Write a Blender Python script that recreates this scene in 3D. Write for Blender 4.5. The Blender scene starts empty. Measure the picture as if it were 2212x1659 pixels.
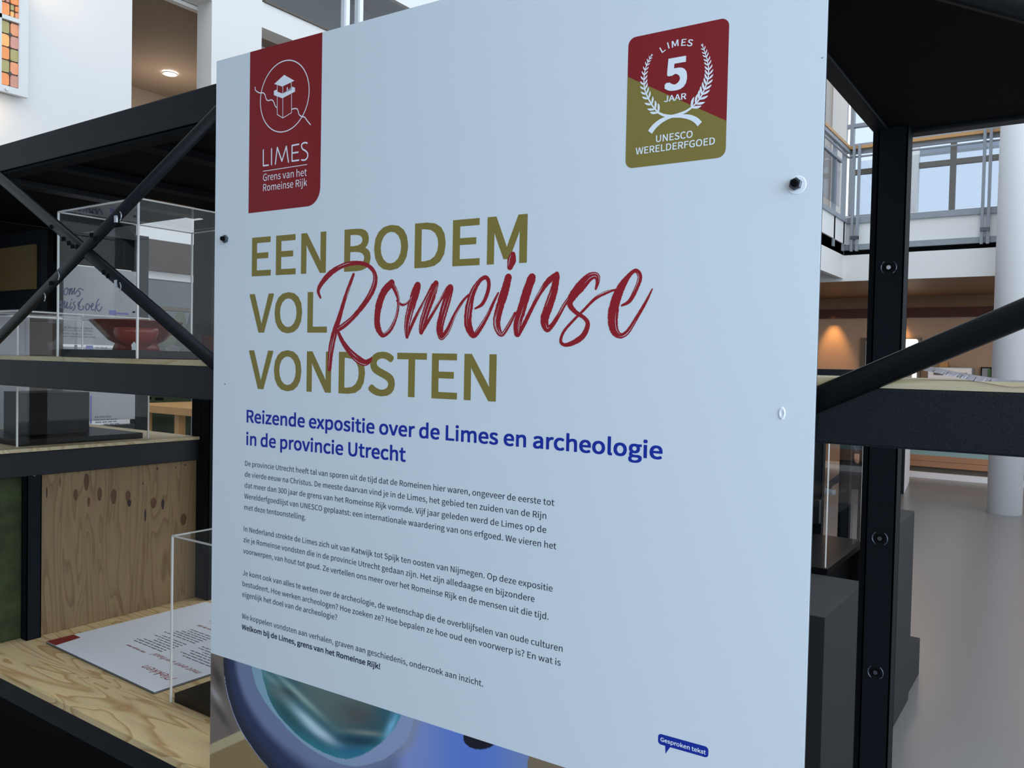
import bpy, bmesh, math, random
from mathutils import Vector, Matrix
random.seed(7)
S = bpy.context.scene
COL = S.collection
# ------------------------------------------------------------------ camera
CX, CY, F = 1106.0, 829.5, 1775.9
YAW, PITCH, ROLL = [math.radians(v) for v in (34.8237, -1.50384, -1.19931)]
FWD = Vector((-math.sin(YAW)*math.cos(PITCH), math.cos(YAW)*math.cos(PITCH), math.sin(PITCH)))
RGT0 = Vector((math.cos(YAW), math.sin(YAW), 0))
DWN0 = FWD.cross(RGT0)
RGT = math.cos(ROLL)*RGT0 + math.sin(ROLL)*DWN0
DWN = -math.sin(ROLL)*RGT0 + math.cos(ROLL)*DWN0
cd = bpy.data.cameras.new('camera')
cam = bpy.data.objects.new('camera', cd); COL.objects.link(cam)
cam.matrix_world = Matrix(((RGT.x, -DWN.x, -FWD.x, 0), (RGT.y, -DWN.y, -FWD.y, 0), (RGT.z, -DWN.z, -FWD.z, 0), (0, 0, 0, 1)))
cd.sensor_width = 36; cd.lens = F/2212*36; cd.clip_start = .02; cd.clip_end = 200
S.camera = cam
# ------------------------------------------------------------------ world, light, exposure
S.view_settings.view_transform = 'Standard'; S.view_settings.look = 'None'
S.view_settings.exposure = 0.0; S.view_settings.gamma = 1.0; S.view_settings.use_curve_mapping = False
W = bpy.data.worlds.new('overcast_sky'); S.world = W; W.use_nodes = True
bgn = W.node_tree.nodes['Background']; bgn.inputs[0].default_value = (.79, .87, .96, 1); bgn.inputs[1].default_value = 1.82

def srgb(r, g, b):
    f = lambda c: (c/255/12.92) if c/255 <= .04045 else ((c/255+.055)/1.055)**2.4
    return (f(r), f(g), f(b), 1)
def lamp(name, kind, loc, energy, color, direction=None, **kw):
    l = bpy.data.lights.new(name, kind); l.energy = energy; l.color = color[:3]
    for k, v in kw.items(): setattr(l, k, v)
    o = bpy.data.objects.new(name, l); COL.objects.link(o); o.location = loc
    if direction: o.rotation_euler = Vector(direction).to_track_quat('-Z', 'Y').to_euler()
    return o
WARM = (1.0, .55, .22)

# ------------------------------------------------------------------ picture-to-plane helper (points on real planes of the place)
def ray(px, py): return RGT*((px-CX)/F) + DWN*((py-CY)/F) + FWD
def at(axis, val, px, py):
    r = ray(px, py); i = 'xyz'.index(axis); return r*(val/r[i])
# ------------------------------------------------------------------ materials
def mat(name, color, rough=.5, metal=0, noise=None, bump=None, emit=None, spec=None, coat=0):
    m = bpy.data.materials.new(name); m.use_nodes = True
    nt = m.node_tree; b = nt.nodes['Principled BSDF']
    b.inputs['Base Color'].default_value = color; b.inputs['Roughness'].default_value = rough; b.inputs['Metallic'].default_value = metal
    if spec is not None: b.inputs['Specular IOR Level'].default_value = spec
    if coat: b.inputs['Coat Weight'].default_value = coat
    tc = nt.nodes.new('ShaderNodeTexCoord')
    if noise:
        sc, amt = noise
        n = nt.nodes.new('ShaderNodeTexNoise'); n.inputs['Scale'].default_value = sc; n.inputs['Detail'].default_value = 4
        nt.links.new(tc.outputs['Object'], n.inputs['Vector'])
        mx = nt.nodes.new('ShaderNodeMix'); mx.data_type = 'RGBA'
        mx.inputs[6].default_value = [c*(1-amt) for c in color[:3]]+[1]; mx.inputs[7].default_value = [min(1, c*(1+amt)) for c in color[:3]]+[1]
        nt.links.new(n.outputs['Fac'], mx.inputs[0]); nt.links.new(mx.outputs[2], b.inputs['Base Color'])
    if bump:
        sc, st = bump
        n = nt.nodes.new('ShaderNodeTexNoise'); n.inputs['Scale'].default_value = sc; n.inputs['Detail'].default_value = 3
        nt.links.new(tc.outputs['Object'], n.inputs['Vector'])
        bp = nt.nodes.new('ShaderNodeBump'); bp.inputs['Strength'].default_value = st; bp.inputs['Distance'].default_value = .001
        nt.links.new(n.outputs['Fac'], bp.inputs['Height']); nt.links.new(bp.outputs[0], b.inputs['Normal'])
    if emit:
        b.inputs['Emission Color'].default_value = emit[0]; b.inputs['Emission Strength'].default_value = emit[1]
    return m
def plywood(name, light, dark, scale, stretch, axis):
    m = bpy.data.materials.new(name); m.use_nodes = True; nt = m.node_tree; b = nt.nodes['Principled BSDF']
    N = nt.nodes.new; L = nt.links.new
    tc = N('ShaderNodeTexCoord'); mp = N('ShaderNodeMapping'); L(tc.outputs['Object'], mp.inputs[0])
    sc = [scale]*3; sc[axis] = scale*stretch; mp.inputs['Scale'].default_value = sc
    n = N('ShaderNodeTexNoise'); n.inputs['Scale'].default_value = 1; n.inputs['Detail'].default_value = 2.2; n.inputs['Roughness'].default_value = .45; n.inputs['Distortion'].default_value = .9
    L(mp.outputs[0], n.inputs['Vector'])
    mu = N('ShaderNodeMath'); mu.operation = 'MULTIPLY'; mu.inputs[1].default_value = 11; L(n.outputs['Fac'], mu.inputs[0])
    fr = N('ShaderNodeMath'); fr.operation = 'FRACT'; L(mu.outputs[0], fr.inputs[0])
    cr = N('ShaderNodeValToRGB'); e = cr.color_ramp.elements
    e[0].position = 0; e[0].color = light; e[1].position = 1; e[1].color = light
    a = cr.color_ramp.elements.new(.62); a.color = [l*.9 for l in light[:3]]+[1]
    c = cr.color_ramp.elements.new(.9); c.color = dark
    L(fr.outputs[0], cr.inputs[0])
    n2 = N('ShaderNodeTexNoise'); n2.inputs['Scale'].default_value = 3; n2.inputs['Detail'].default_value = 8
    mp2 = N('ShaderNodeMapping'); s2 = [60, 60, 60]; s2[axis] = 4; mp2.inputs['Scale'].default_value = s2
    L(tc.outputs['Object'], mp2.inputs[0]); L(mp2.outputs[0], n2.inputs['Vector'])
    mx = N('ShaderNodeMix'); mx.data_type = 'RGBA'; mx.blend_type = 'MULTIPLY'; mx.inputs[0].default_value = .35
    L(cr.outputs[0], mx.inputs[6]); L(n2.outputs['Color'], mx.inputs[7])
    g = N('ShaderNodeMix'); g.data_type = 'RGBA'; g.inputs[0].default_value = .0
    L(mx.outputs[2], b.inputs['Base Color']); b.inputs['Roughness'].default_value = .6
    return m
def glassy(name, tint=(1, 1, 1, 1), rough=0.0, ior=1.49, reflect=1.0):
    """thin clear sheet: straight-through transmission with Fresnel gloss"""
    m = bpy.data.materials.new(name); m.use_nodes = True; nt = m.node_tree; nt.nodes.clear()
    N = nt.nodes.new; L = nt.links.new
    o = N('ShaderNodeOutputMaterial'); t = N('ShaderNodeBsdfTransparent'); t.inputs[0].default_value = tint
    g = N('ShaderNodeBsdfGlossy'); g.inputs['Roughness'].default_value = rough; g.inputs[0].default_value = (reflect, reflect, reflect, 1)
    lw_ = N('ShaderNodeLayerWeight'); pw = N('ShaderNodeMath'); pw.operation = 'POWER'; pw.inputs[1].default_value = 9
    f0_ = ((ior-1)/(ior+1))**2*.55                          # both faces of the sheet
    ma = N('ShaderNodeMath'); ma.operation = 'MULTIPLY_ADD'; ma.inputs[1].default_value = 1-f0_; ma.inputs[2].default_value = f0_
    L(lw_.outputs['Facing'], pw.inputs[0]); L(pw.outputs[0], ma.inputs[0]); lw_.inputs[0].default_value = .5
    mx = N('ShaderNodeMixShader'); L(ma.outputs[0], mx.inputs[0]); L(t.outputs[0], mx.inputs[1]); L(g.outputs[0], mx.inputs[2]); L(mx.outputs[0], o.inputs[0])
    return m
M = {}
M['white'] = mat('panel_white', srgb(226, 231, 236), .42, noise=(6, .01), bump=(900, .05))
M['paint'] = mat('wall_paint', srgb(226, 226, 224), .8, noise=(1.5, .015), bump=(60, .1))
M['core'] = mat('panel_core', srgb(70, 72, 78), .5, noise=(40, .1))
M['crimson'] = mat('print_crimson', srgb(138, 26, 32), .45, noise=(5, .03))
M['scriptred'] = mat('print_script_red', srgb(156, 24, 36), .45, noise=(30, .05))
M['olive'] = mat('print_olive', srgb(138, 122, 58), .45, noise=(5, .03))
M['blue'] = mat('print_blue', srgb(16, 46, 158), .45, noise=(5, .03))
M['ink'] = mat('print_ink', srgb(38, 44, 66), .45, noise=(5, .03))
M['pwhite'] = mat('print_white', srgb(240, 243, 248), .45, noise=(5, .01))
M['black'] = mat('black_powder_coat', srgb(17, 21, 26), .45, spec=.3, noise=(30, .12), bump=(420, .35))
M['blackmatt'] = mat('black_matt', srgb(6, 6, 7), .8, spec=.1, noise=(20, .1))
M['slab'] = mat('black_gloss_laminate', srgb(12, 12, 13), .3, spec=.16, noise=(20, .1))
M['postblack'] = mat('black_post_coat', srgb(15, 19, 24), .7, spec=.12, noise=(30, .1), bump=(420, .3))
M['sign_dimmed'] = mat('sign_board_dimmed', srgb(158, 158, 160), .6, noise=(5, .02))  # white boards; their dim light is put into this grey
M['pedestal'] = mat('charcoal_pedestal_paint', srgb(36, 36, 37), .6, spec=.2, noise=(10, .05))
M['steel'] = mat('dark_steel', srgb(88, 92, 98), .35, .8, noise=(80, .2))
M['zinc'] = mat('zinc', srgb(200, 204, 208), .3, .7, noise=(80, .1))
M['plytop'] = plywood('plywood_tabletop', srgb(246, 214, 160), srgb(204, 160, 106), 10.0, .17, 0)
M['plyshelf'] = plywood('plywood_shelf', srgb(214, 196, 158), srgb(190, 166, 122), 5.0, .25, 0)
M['plyknot'] = plywood('plywood_knotty', srgb(140, 113, 77), srgb(116, 88, 56), 13.0, .10, 2)
M['knot'] = mat('knot_brown', srgb(80, 46, 20), .6, noise=(80, .3))
M['knotdark'] = mat('knot_dark', srgb(30, 16, 8), .6, noise=(80, .3))
M['moss'] = mat('moss_green_print', srgb(50, 57, 22), .8, noise=(22, .95), bump=(60, .5))
M['mustard'] = mat('mustard_board', srgb(98, 76, 34), .7, noise=(10, .05))
M['acrylic'] = glassy('acrylic_sheet', (.975, .98, .98, 1))
M['edge'] = mat('acrylic_polished_edge', srgb(225, 222, 216), .25, noise=(30, .04))
M['terra'] = mat('red_slip_pottery', srgb(122, 42, 28), .26, spec=.4, noise=(18, .15), bump=(80, .1))
M['floor'] = mat('grey_vinyl_floor', srgb(112, 108, 106), .28, noise=(3, .03), bump=(300, .05))
M['rail'] = mat('grey_painted_steel', srgb(142, 148, 156), .45, noise=(10, .05))
M['wood'] = mat('oak_handrail', srgb(186, 140, 84), .45, noise=(12, .12))
M['glass'] = glassy('window_glass', (.84, .86, .88, 1), ior=1.45)
M['tinted'] = glassy('tinted_window_glass', (.71, .75, .80, 1), ior=1.45)
M['smoke'] = glassy('smoked_glass', (.80, .82, .84, 1), ior=1.45)
M['beige'] = mat('beige_wall_paint', srgb(172, 148, 128), .8, noise=(2, .02))
M['brownsoffit'] = mat('brown_soffit_board', srgb(128, 96, 70), .5, noise=(6, .1))
M['darkbrown'] = mat('dark_red_brown_beam', srgb(70, 32, 20), .6, noise=(6, .1))
M['paper'] = mat('paper', srgb(226, 216, 220), .6, noise=(20, .04))
M['column'] = mat('column_paint', srgb(240, 242, 246), .6, noise=(2, .02))
M['teal'] = mat('teal_counter_panel', srgb(142, 176, 178), .5, noise=(3, .03))
M['counterwood'] = mat('counter_wood', srgb(176, 130, 98), .5, noise=(8, .1))
M['lamp'] = mat('lamp_diffuser', (1, 1, 1, 1), .5, emit=((1, .95, .88, 1), 40))
M['panelit'] = mat('lit_door_glass', (1, 1, 1, 1), .5, emit=((1, .97, .88, 1), 1.4), noise=(10, .05))
M['cloth'] = mat('navy_cloth', srgb(34, 38, 54), .8, noise=(30, .1))
M['leaf'] = mat('leaf_green', srgb(66, 104, 58), .5, noise=(20, .3))
M['leafy'] = mat('leaf_yellow_green', srgb(150, 160, 80), .6, noise=(20, .3))
M['lead'] = mat('lead_came', srgb(70, 68, 64), .5, noise=(30, .1))
M['greyceil'] = mat('grey_ceiling_board', srgb(150, 150, 150), .7, noise=(3, .03))
M['lintel'] = mat('dark_lintel_board', srgb(66, 54, 48), .7, noise=(5, .08))
M['taupe'] = mat('taupe_ceiling_paint', srgb(146, 134, 122), .8, noise=(3, .03))
M['darkgrey'] = mat('dark_grey_paint', srgb(92, 84, 74), .6, noise=(5, .05))
M['bark'] = mat('bark', srgb(90, 70, 50), .8, noise=(20, .2))
M['skin'] = mat('skin', srgb(200, 150, 125), .6, noise=(20, .05))
M['hair'] = mat('hair_brown', srgb(60, 42, 30), .6, noise=(40, .2))
M['outwall'] = mat('pale_outdoor_wall', srgb(186, 192, 182), .8, noise=(3, .1))
# ------------------------------------------------------------------ mesh helpers
def link(name, me, m=None, parent=None):
    o = bpy.data.objects.new(name, me); COL.objects.link(o)
    if m is not None and me is not None and len(me.materials) == 0: me.materials.append(m)
    if parent: o.parent = parent
    return o
def obj(name, bm, m, parent=None, smooth=False):
    me = bpy.data.meshes.new(name); bmesh.ops.recalc_face_normals(bm, faces=bm.faces[:]) if bm.faces else None
    bm.to_mesh(me); bm.free()
    if smooth:
        for p in me.polygons: p.use_smooth = True
    return link(name, me, m, parent)
def abox(bm, x0, x1, y0, y1, z0, z1, bevel=0):
    r = bmesh.ops.create_cube(bm, size=1); vs = r['verts']
    for v in vs: v.co = Vector(((x0+x1)/2+v.co.x*(x1-x0), (y0+y1)/2+v.co.y*(y1-y0), (z0+z1)/2+v.co.z*(z1-z0)))
    if bevel:
        es = list({e for v in vs for e in v.link_edges}); bmesh.ops.bevel(bm, geom=es, offset=bevel, segments=2, affect='EDGES', profile=.6)
def box(name, x0, x1, y0, y1, z0, z1, m, parent=None, bevel=0):
    bm = bmesh.new(); abox(bm, min(x0, x1), max(x0, x1), min(y0, y1), max(y0, y1), min(z0, z1), max(z0, z1), bevel); return obj(name, bm, m, parent)
def prism(bm, pts, axis, a, b):
    """polygon pts in the two other axes, extruded along axis from a to b"""
    def P(p, t): l = [p[0], p[1]]; l.insert('xyz'.index(axis), t); return Vector(l)
    A = [bm.verts.new(P(p, a)) for p in pts]; B = [bm.verts.new(P(p, b)) for p in pts]; n = len(pts)
    bm.faces.new(A); bm.faces.new(B[::-1])
    for i in range(n): bm.faces.new((A[i], A[(i+1) % n], B[(i+1) % n], B[i]))
def tube(bm, pts, rad, seg=10, cap=True):
    rings = []; n = len(pts); pts = [Vector(p) for p in pts]
    for i, p in enumerate(pts):
        t = (pts[min(i+1, n-1)]-pts[max(i-1, 0)]).normalized(); up = Vector((0, 0, 1)) if abs(t.z) < .9 else Vector((1, 0, 0))
        u = t.cross(up).normalized(); v = t.cross(u); r = rad[i] if isinstance(rad, (list, tuple)) else rad
        rings.append([bm.verts.new(p+(u*math.cos(2*math.pi*k/seg)+v*math.sin(2*math.pi*k/seg))*r) for k in range(seg)])
    for a, b in zip(rings, rings[1:]):
        for k in range(seg): bm.faces.new((a[k], a[(k+1) % seg], b[(k+1) % seg], b[k]))
    if cap: bm.faces.new(rings[0][::-1]); bm.faces.new(rings[-1])
def lathe(bm, prof, c, seg=48, cap=True):
    rings = []
    for r, z in prof:
        rings.append([bm.verts.new((c[0]+r*math.cos(2*math.pi*k/seg), c[1]+r*math.sin(2*math.pi*k/seg), c[2]+z)) for k in range(seg)])
    for a, b in zip(rings, rings[1:]):
        for k in range(seg): bm.faces.new((a[k], a[(k+1) % seg], b[(k+1) % seg], b[k]))
    if cap and prof[0][0] > 1e-6: bm.faces.new(rings[0][::-1])
    bmesh.ops.remove_doubles(bm, verts=bm.verts[:], dist=1e-6)
def thing(name, label, cat, loc=(0, 0, 0), group=None):
    o = bpy.data.objects.new(name, None); COL.objects.link(o); o.location = loc; o.empty_display_size = .05
    o['label'] = label; o['category'] = cat
    if group: o['group'] = group
    return o
def tag(o, label, cat, group=None):
    o['label'] = label; o['category'] = cat
    if group: o['group'] = group
    return o
def struct(o): o['kind'] = 'structure'; return o
bpy.context.view_layer.update()
def settle(root):
    """children were modelled in world coordinates: keep them there although the root sits at the base"""
    L = root.location
    for c in root.children:
        if c.get('_local'): continue
        if c.type == 'MESH' and c.data.users == 1: c.data.transform(Matrix.Translation(-L))
        else: c.location = c.location-L
        for g in c.children:
            if g.type == 'MESH' and g.data.users == 1: g.data.transform(Matrix.Translation(-L))

# ================================================================== THE SETTING
FZ = -1.5
struct(box('floor', -16, 6, -7, 18, FZ-.1, FZ, M['floor']))
# left wall (plane x = -6) with its openings
def wallbm(parts):
    bm = bmesh.new()
    for p in parts: abox(bm, *p)
    return bm
T = -6.2
struct(obj('wall_left', wallbm([
    (T, -6, -7, 3.49, FZ, 5.5), (T, -6, 3.49, 4.18, 1.1, 1.2), (T, -6, 4.18, 4.68, .90, 5.5), (T, -6, 3.49, 4.18, 2.93, 5.5),
    (T, -6, 3.49, 7.5, .90, 1.1), (T, -6, 4.68, 9.5, 2.885, 3.105), (T, -6, 7.5, 18, FZ, 3.1),
    (T, -6, 3.49, 3.56, FZ, .9), (T, -6, 3.56, 7.5, FZ, -1.05)]), M['paint']))
struct(box('ceiling', -8.65, T, 2.2, 9.5, 2.93, 3.0, M['taupe']))
struct(box('wall_corridor', -8.75, -8.65, 2.0, 9.6, .9, 3.0, M['taupe']))
struct(obj('wall_corridor_end', wallbm([(-8.65, T, 2.1, 2.2, .9, 3.0), (-8.65, T, 9.5, 9.6, .9, 3.0), (-8.65, T, 2.2, 9.5, .9, 1.0)]), M['taupe']))
struct(box('trim_1', -6.26, T-.002, 3.3, 4.3, 2.895, 2.925, M['paint']))
# ground-floor window in the left wall
wn = thing('window_1', 'x', 'x'); del wn['label']; del wn['category']; struct(wn)
wn.location = (-6.1, 5.5, -1.05)
for y in (3.56, 4.12, 5.3, 6.4, 7.44): box('window_frame', -6.14, -6.04, y, y+.06, -1.05, .9, M['paint'], wn)
box('lintel', -6.16, -5.98, 3.5, 7.5, .66, .9, M['lintel'], wn); box('window_frame', -6.14, -6.04, 3.56, 7.5, .60, .66, M['paint'], wn); box('window_frame', -6.14, -6.04, 3.56, 7.5, -1.05, -.98, M['paint'], wn)
box('window_frame', -6.13, -6.05, 3.6, 7.5, .36, .39, M['darkgrey'], wn)
box('pane', -6.095, -6.085, 3.6, 7.46, -1.0, .86, M['tinted'], wn); settle(wn)
# left upper balcony beyond the pier
ub = thing('upper_balcony', 'grey glazed upper balcony behind the white fascia, above the crimson banner', 'balcony', (-6.1, 7, 3.1))
box('edge_strip', -6.05, -5.985, 4.70, 9.5, 3.107, 3.125, M['darkgrey'], ub)
box('glass_panel', -6.02, -6.01, 4.72, 9.4, 3.13, 4.2, M['smoke'], ub)
for y in (5.66, 5.84, 7.3, 8.9):
    box('post', -6.06, -5.985, y, y+.045, 3.12, 4.25, M['column'], ub)
box('handrail', -6.04, -5.97, 4.7, 9.5, 4.2, 4.25, M['wood'], ub)
box('floor_slab', -9.5, -6.2, 4.7, 9.5, 3.02, 3.1, M['greyceil'], ub)
box('ceiling_batten', -6.52, -6.46, 4.9, 9.4, 2.90, 2.929, M['paint'], ub)
box('rear_wall', -9.6, -9.5, 4.7, 9.5, 2.9, 5.5, M['greyceil'], ub)
settle(ub)
struct(box('ceiling_upper', -16, -6.2, 4.7, 12, 5.5, 5.6, M['greyceil']))
# far end of the hall
YF = 13.0
struct(obj('wall_far', wallbm([(-6, 3, YF, YF+.2, FZ, 1.75)]), M['beige']))
struct(box('trim_2', -6, 3, YF-.06, YF, .765, .90, M['darkbrown']))
struct(box('trim_3', -6, 3, YF-.03, YF, .90, 1.068, M['brownsoffit']))
struct(box('baseboard_far', -6, 3, YF-.02, YF, FZ, FZ+.1, M['paint']))
# balcony slab with its soffit and railings
bal = thing('balcony', 'white balcony with grey steel railing and oak handrail across the hall', 'balcony', (-1.2, 10.6, 1.066))
box('slab', -6, 3, 10.52, YF, 1.066, 1.12, M['brownsoffit'], bal)
box('fascia', -6, 3, 10.48, 10.52, 1.066, 1.378, M['paint'], bal)
box('shadow_gap', -6, 3, 10.56, YF, 1.12, 1.44, M['blackmatt'], bal)
box('edge_band', -2.75, 3, 10.5, 10.7, 1.44, 1.507, M['rail'], bal)
box('deck', -6, 3, 10.7, YF, 1.46, 1.5, M['greyceil'], bal)
box('kick_panel', -2.42, 3, 10.52, 10.54, 1.507, 1.76, M['paint'], bal)
box('kick_panel', -2.44, -2.42, 2.0, 10.54, 1.507, 1.76, M['paint'], bal)
box('bottom_rail', -2.42, 3, 10.49, 10.53, 1.76, 1.83, M['rail'], bal)
box('bottom_rail', -2.46, -2.40, 6.0, 10.54, 1.76, 1.81, M['rail'], bal)
box('side_slab', -6, -2.44, 5.0, 10.5, 1.38, 1.507, M['greyceil'], bal)
box('side_fascia', -2.5, -2.44, 5.0, 10.48, 1.10, 1.507, M['paint'], bal)
box('handrail', -2.45, 3, 10.47, 10.53, 2.645, 2.68, M['wood'], bal)
box('handrail', -2.45, -2.39, 5.0, 10.53, 2.645, 2.68, M['wood'], bal)
box('top_rail', -2.42, 3, 10.53, 10.57, 2.60, 2.72, M['rail'], bal)
box('top_rail', -2.44, -2.40, 5.0, 10.5, 2.60, 2.645, M['rail'], bal)
for z in (2.555, ):
    bm = bmesh.new(); tube(bm, [(-2.42, 10.50, z), (3, 10.50, z)], .012, 8); obj('rail_rod', bm, M['rail'], bal)
    bm = bmesh.new(); tube(bm, [(-2.42, 5.0, z), (-2.42, 10.5, z)], .012, 8); obj('rail_rod', bm, M['rail'], bal)
box('smoked_panel', -2.425, -2.415, 5.0, 10.1, 1.9, 2.42, M['smoke'], bal)
box('smoked_panel_rail', -2.44, -2.405, 5.0, 10.15, 2.42, 2.45, M['rail'], bal)
for x in (-2.32, -.955, .45, 1.9):
    for dx in (-.045, .015): box('post', x+dx, x+dx+.03, 10.45, 10.49, 1.42, 2.70, M['rail'], bal)
    box('bracket', x-.045, x+.045, 10.44, 10.5, 1.56, 1.6, M['steel'], bal)
for y in (10.35, 9.9, 8.6, 7.2):
    box('post', -2.46, -2.42, y, y+.06, 1.42, 2.66, M['rail'], bal)
box('glass_panel', -2.3, 3, 10.505, 10.513, 1.84, 2.5, M['glass'], bal)
settle(bal)
# upper windows beyond the balcony
def frames(root, xs, zs, x0, x1, z0, z1, y, w=.08, m=None):
    for x in xs: box('mullion', x-w/2, x+w/2, y-.05, y+.05, z0, z1, m or M['rail'], root)
    for z in zs: box('transom', x0, x1, y-.045, y+.045, z-w/2, z+w/2, m or M['rail'], root)
wn = thing('window_2', 'x', 'x', (-1, YF, 2.2)); del wn['label']; del wn['category']; struct(wn)
frames(wn, (-1.60, .3, 1.7), (2.93, 4.4), -2.92, 3, 2.2, 5.4, YF, .07, M['darkgrey'])
for x in (-2.09, -.98): box('window_post', x-.06, x+.06, YF-.12, YF+.02, 2.2, 5.4, M['paint'], wn)
for z in (3.22, 3.42): box('sun_louvre', -2.4, 3, YF+.5, YF+.7, z, z+.05, M['column'], wn)
box('sill', -2.4, 3, YF-.15, YF+.1, 2.14, 2.22, M['paint'], wn)
box('pane', -2.92, 3, YF-.005, YF+.005, 2.2, 5.4, M['tinted'], wn); settle(wn)
struct(obj('wall_far_upper', wallbm([(-6, -3.22, YF, YF+.2, 1.75, 5.5), (-2.4, 3, YF, YF+.2, 1.75, 2.14), (-3.22, -2.4, YF, YF+.2, 1.75, 2.3)]), M['paint']))
wn = thing('window_3', 'x', 'x', (-2.8, YF, 2.3)); del wn['label']; del wn['category']; struct(wn)
frames(wn, (-2.95, -2.55), (3.62, ), -3.2, -2.4, 2.3, 5.4, YF, .05, M['rail'])
box('window_frame', -3.22, -3.02, YF-.1, YF+.02, 2.3, 5.4, M['paint'], wn); settle(wn)
struct(box('wall_far_side', -3.9, -3.35, 11.6, YF, 1.5, 5.5, M['beige']))
struct(obj('wall_behind', wallbm([(-16, 6, -7.2, -7, FZ, .2), (-16, -1.5, -7.2, -7, .2, 4.5), (-16, -15.8, -7, 18, FZ, 5.5)]), M['greyceil']))  # unseen walls, raised on the left to cut daylight from behind
struct(obj('wall_right', wallbm([(6, 6.2, -7, 18, FZ, -.9)]), M['paint']))
struct(box('ceiling_light_block', -5.9, .3, -7, .25, 2.2, 2.5, M['greyceil']))  # unseen slab added to keep overhead sky off the panel's left
struct(obj('wall_added_side', wallbm([(2.7, 2.9, -7, -2.2, FZ, 4.2), (2.7, 2.9, 1.2, 1.4, FZ, 4.2), (2.7, 2.9, -2.2, 1.2, FZ, -1.1), (2.7, 2.9, -2.2, 1.2, 2.6, 4.2)]), M['paint']))  # unseen wall added around the side light, with an opening
lamp('added_side_light', 'AREA', (2.66, -.5, .75), 160, (.54, .77, 1.0), (-1, .10, -.05), size=3.3, shape='RECTANGLE', size_y=3.3)  # unseen area light added to brighten the panel from the right
# column
cm = bmesh.new(); lathe(cm, [(.165, 0), (.165, 6.5)], (-.655, 10.2, FZ), 48)
tag(obj('round_column', cm, M['column'], None, True), 'round white column standing free at the right of the hall', 'column')
# door in the far wall
dr = thing('door_1', 'x', 'x', (-2.3, YF, FZ)); del dr['label']; del dr['category']; struct(dr)
box('door_frame', -2.735, -1.92, YF-.05, YF, FZ, .472, M['darkgrey'], dr); box('door_leaf', -2.66, -1.99, YF-.07, YF-.045, FZ, .43, M['greyceil'], dr)
def rbox(name, x0, x1, z0, z1, y0, y1, r, m, parent):
    bm = bmesh.new(); pts = []
    for cx, cz, a in ((x1-r, z1-r, 0), (x0+r, z1-r, 90), (x0+r, z0+r, 180), (x1-r, z0+r, 270)):
        for k in range(5): t = math.radians(a+k*22.5); pts.append((cx+r*math.cos(t), cz+r*math.sin(t)))
    prism(bm, pts, 'y', y0, y1); return obj(name, bm, m, parent)
rbox('window_light', -2.55, -1.96, .1, .452, YF-.09, YF-.069, .03, M['panelit'], dr)
rbox('window_light', -2.02, -1.965, -.15, .0, YF-.09, YF-.069, .02, M['panelit'], dr)
settle(dr)
# lights of the place
for i, (x, e) in enumerate(((-3.13, 42), (-2.22, 42), (-.6, 40), (.6, 40), (-4.2, 34))):
    lamp('wall_washer_light', 'SPOT', (x, YF-.2, .97), e*1.5, (1, .5, .16), (0, .17, -1), spot_size=math.radians(50), spot_blend=.8, shadow_soft_size=.03)
for x in (-4.5, -3.0, -1.6, -.2):
    lamp('soffit_light', 'AREA', (x, 11.6, 1.03), 6, (1, .72, .5), (0, 0, -1), size=.3)
dl = thing('downlight', 'small round glowing downlight in the taupe ceiling of the upper corridor', 'downlight', (-7.9, 5.01-.15, 2.93))
dp = at('z', 2.925, 367, 158); dl.location = (dp.x, dp.y, 2.92)
bm = bmesh.new(); lathe(bm, [(.0, 0), (.062, 0), (.062, .006)], (0, 0, -.005), 32); obj('diffuser', bm, M['lamp'], dl)
bm = bmesh.new(); lathe(bm, [(.062, -.004), (.075, -.004), (.075, .006), (.062, .006)], (0, 0, -.004), 32, False); obj('bezel', bm, M['paint'], dl)
lamp('corridor_light', 'POINT', (dp.x, dp.y, 2.35), 14, (1, .79, .60), shadow_soft_size=.15)
# partition with dark front and white flank
pt = thing('partition_block', 'tall partition with dark front and white flank left of the teal counter', 'partition', (-1.95, 11.5, FZ))
bm = bmesh.new(); prism(bm, [(-1.76, 10.95), (-1.90, 12.2), (-1.93, 12.2), (-1.79, 10.95)], 'z', FZ, -.35); obj('flank_panel', bm, M['column'], pt)
box('front_panel', -2.4, -1.76, 10.9, 10.95, FZ, -.35, M['black'], pt); bm = bmesh.new(); prism(bm, [(-1.80, 10.96), (-1.94, 12.2), (-2.4, 12.2), (-2.4, 10.96)], 'z', FZ+.02, -.37); obj('core', bm, M['pedestal'], pt)
settle(pt)
ct = thing('reception_counter', 'long low counter with teal front and wooden band at the far end', 'counter', (-.5, 12.85, FZ))
box('front_panel', -1.99, 2.5, 12.8, 12.98, -1.18, -.75, M['teal'], ct)
for z0, z1 in ((-1.34, -1.262), (-1.258, -1.18)): box('wood_band', -1.99, 2.5, 12.78, 12.98, z0, z1, M['counterwood'], ct)
box('plinth', -1.99, 2.5, 12.76, 12.98, FZ, -1.42, M['column'], ct)
box('plinth_back', -1.99, 2.5, 12.84, 12.98, -1.42, -1.34, M['darkgrey'], ct); settle(ct)
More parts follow.
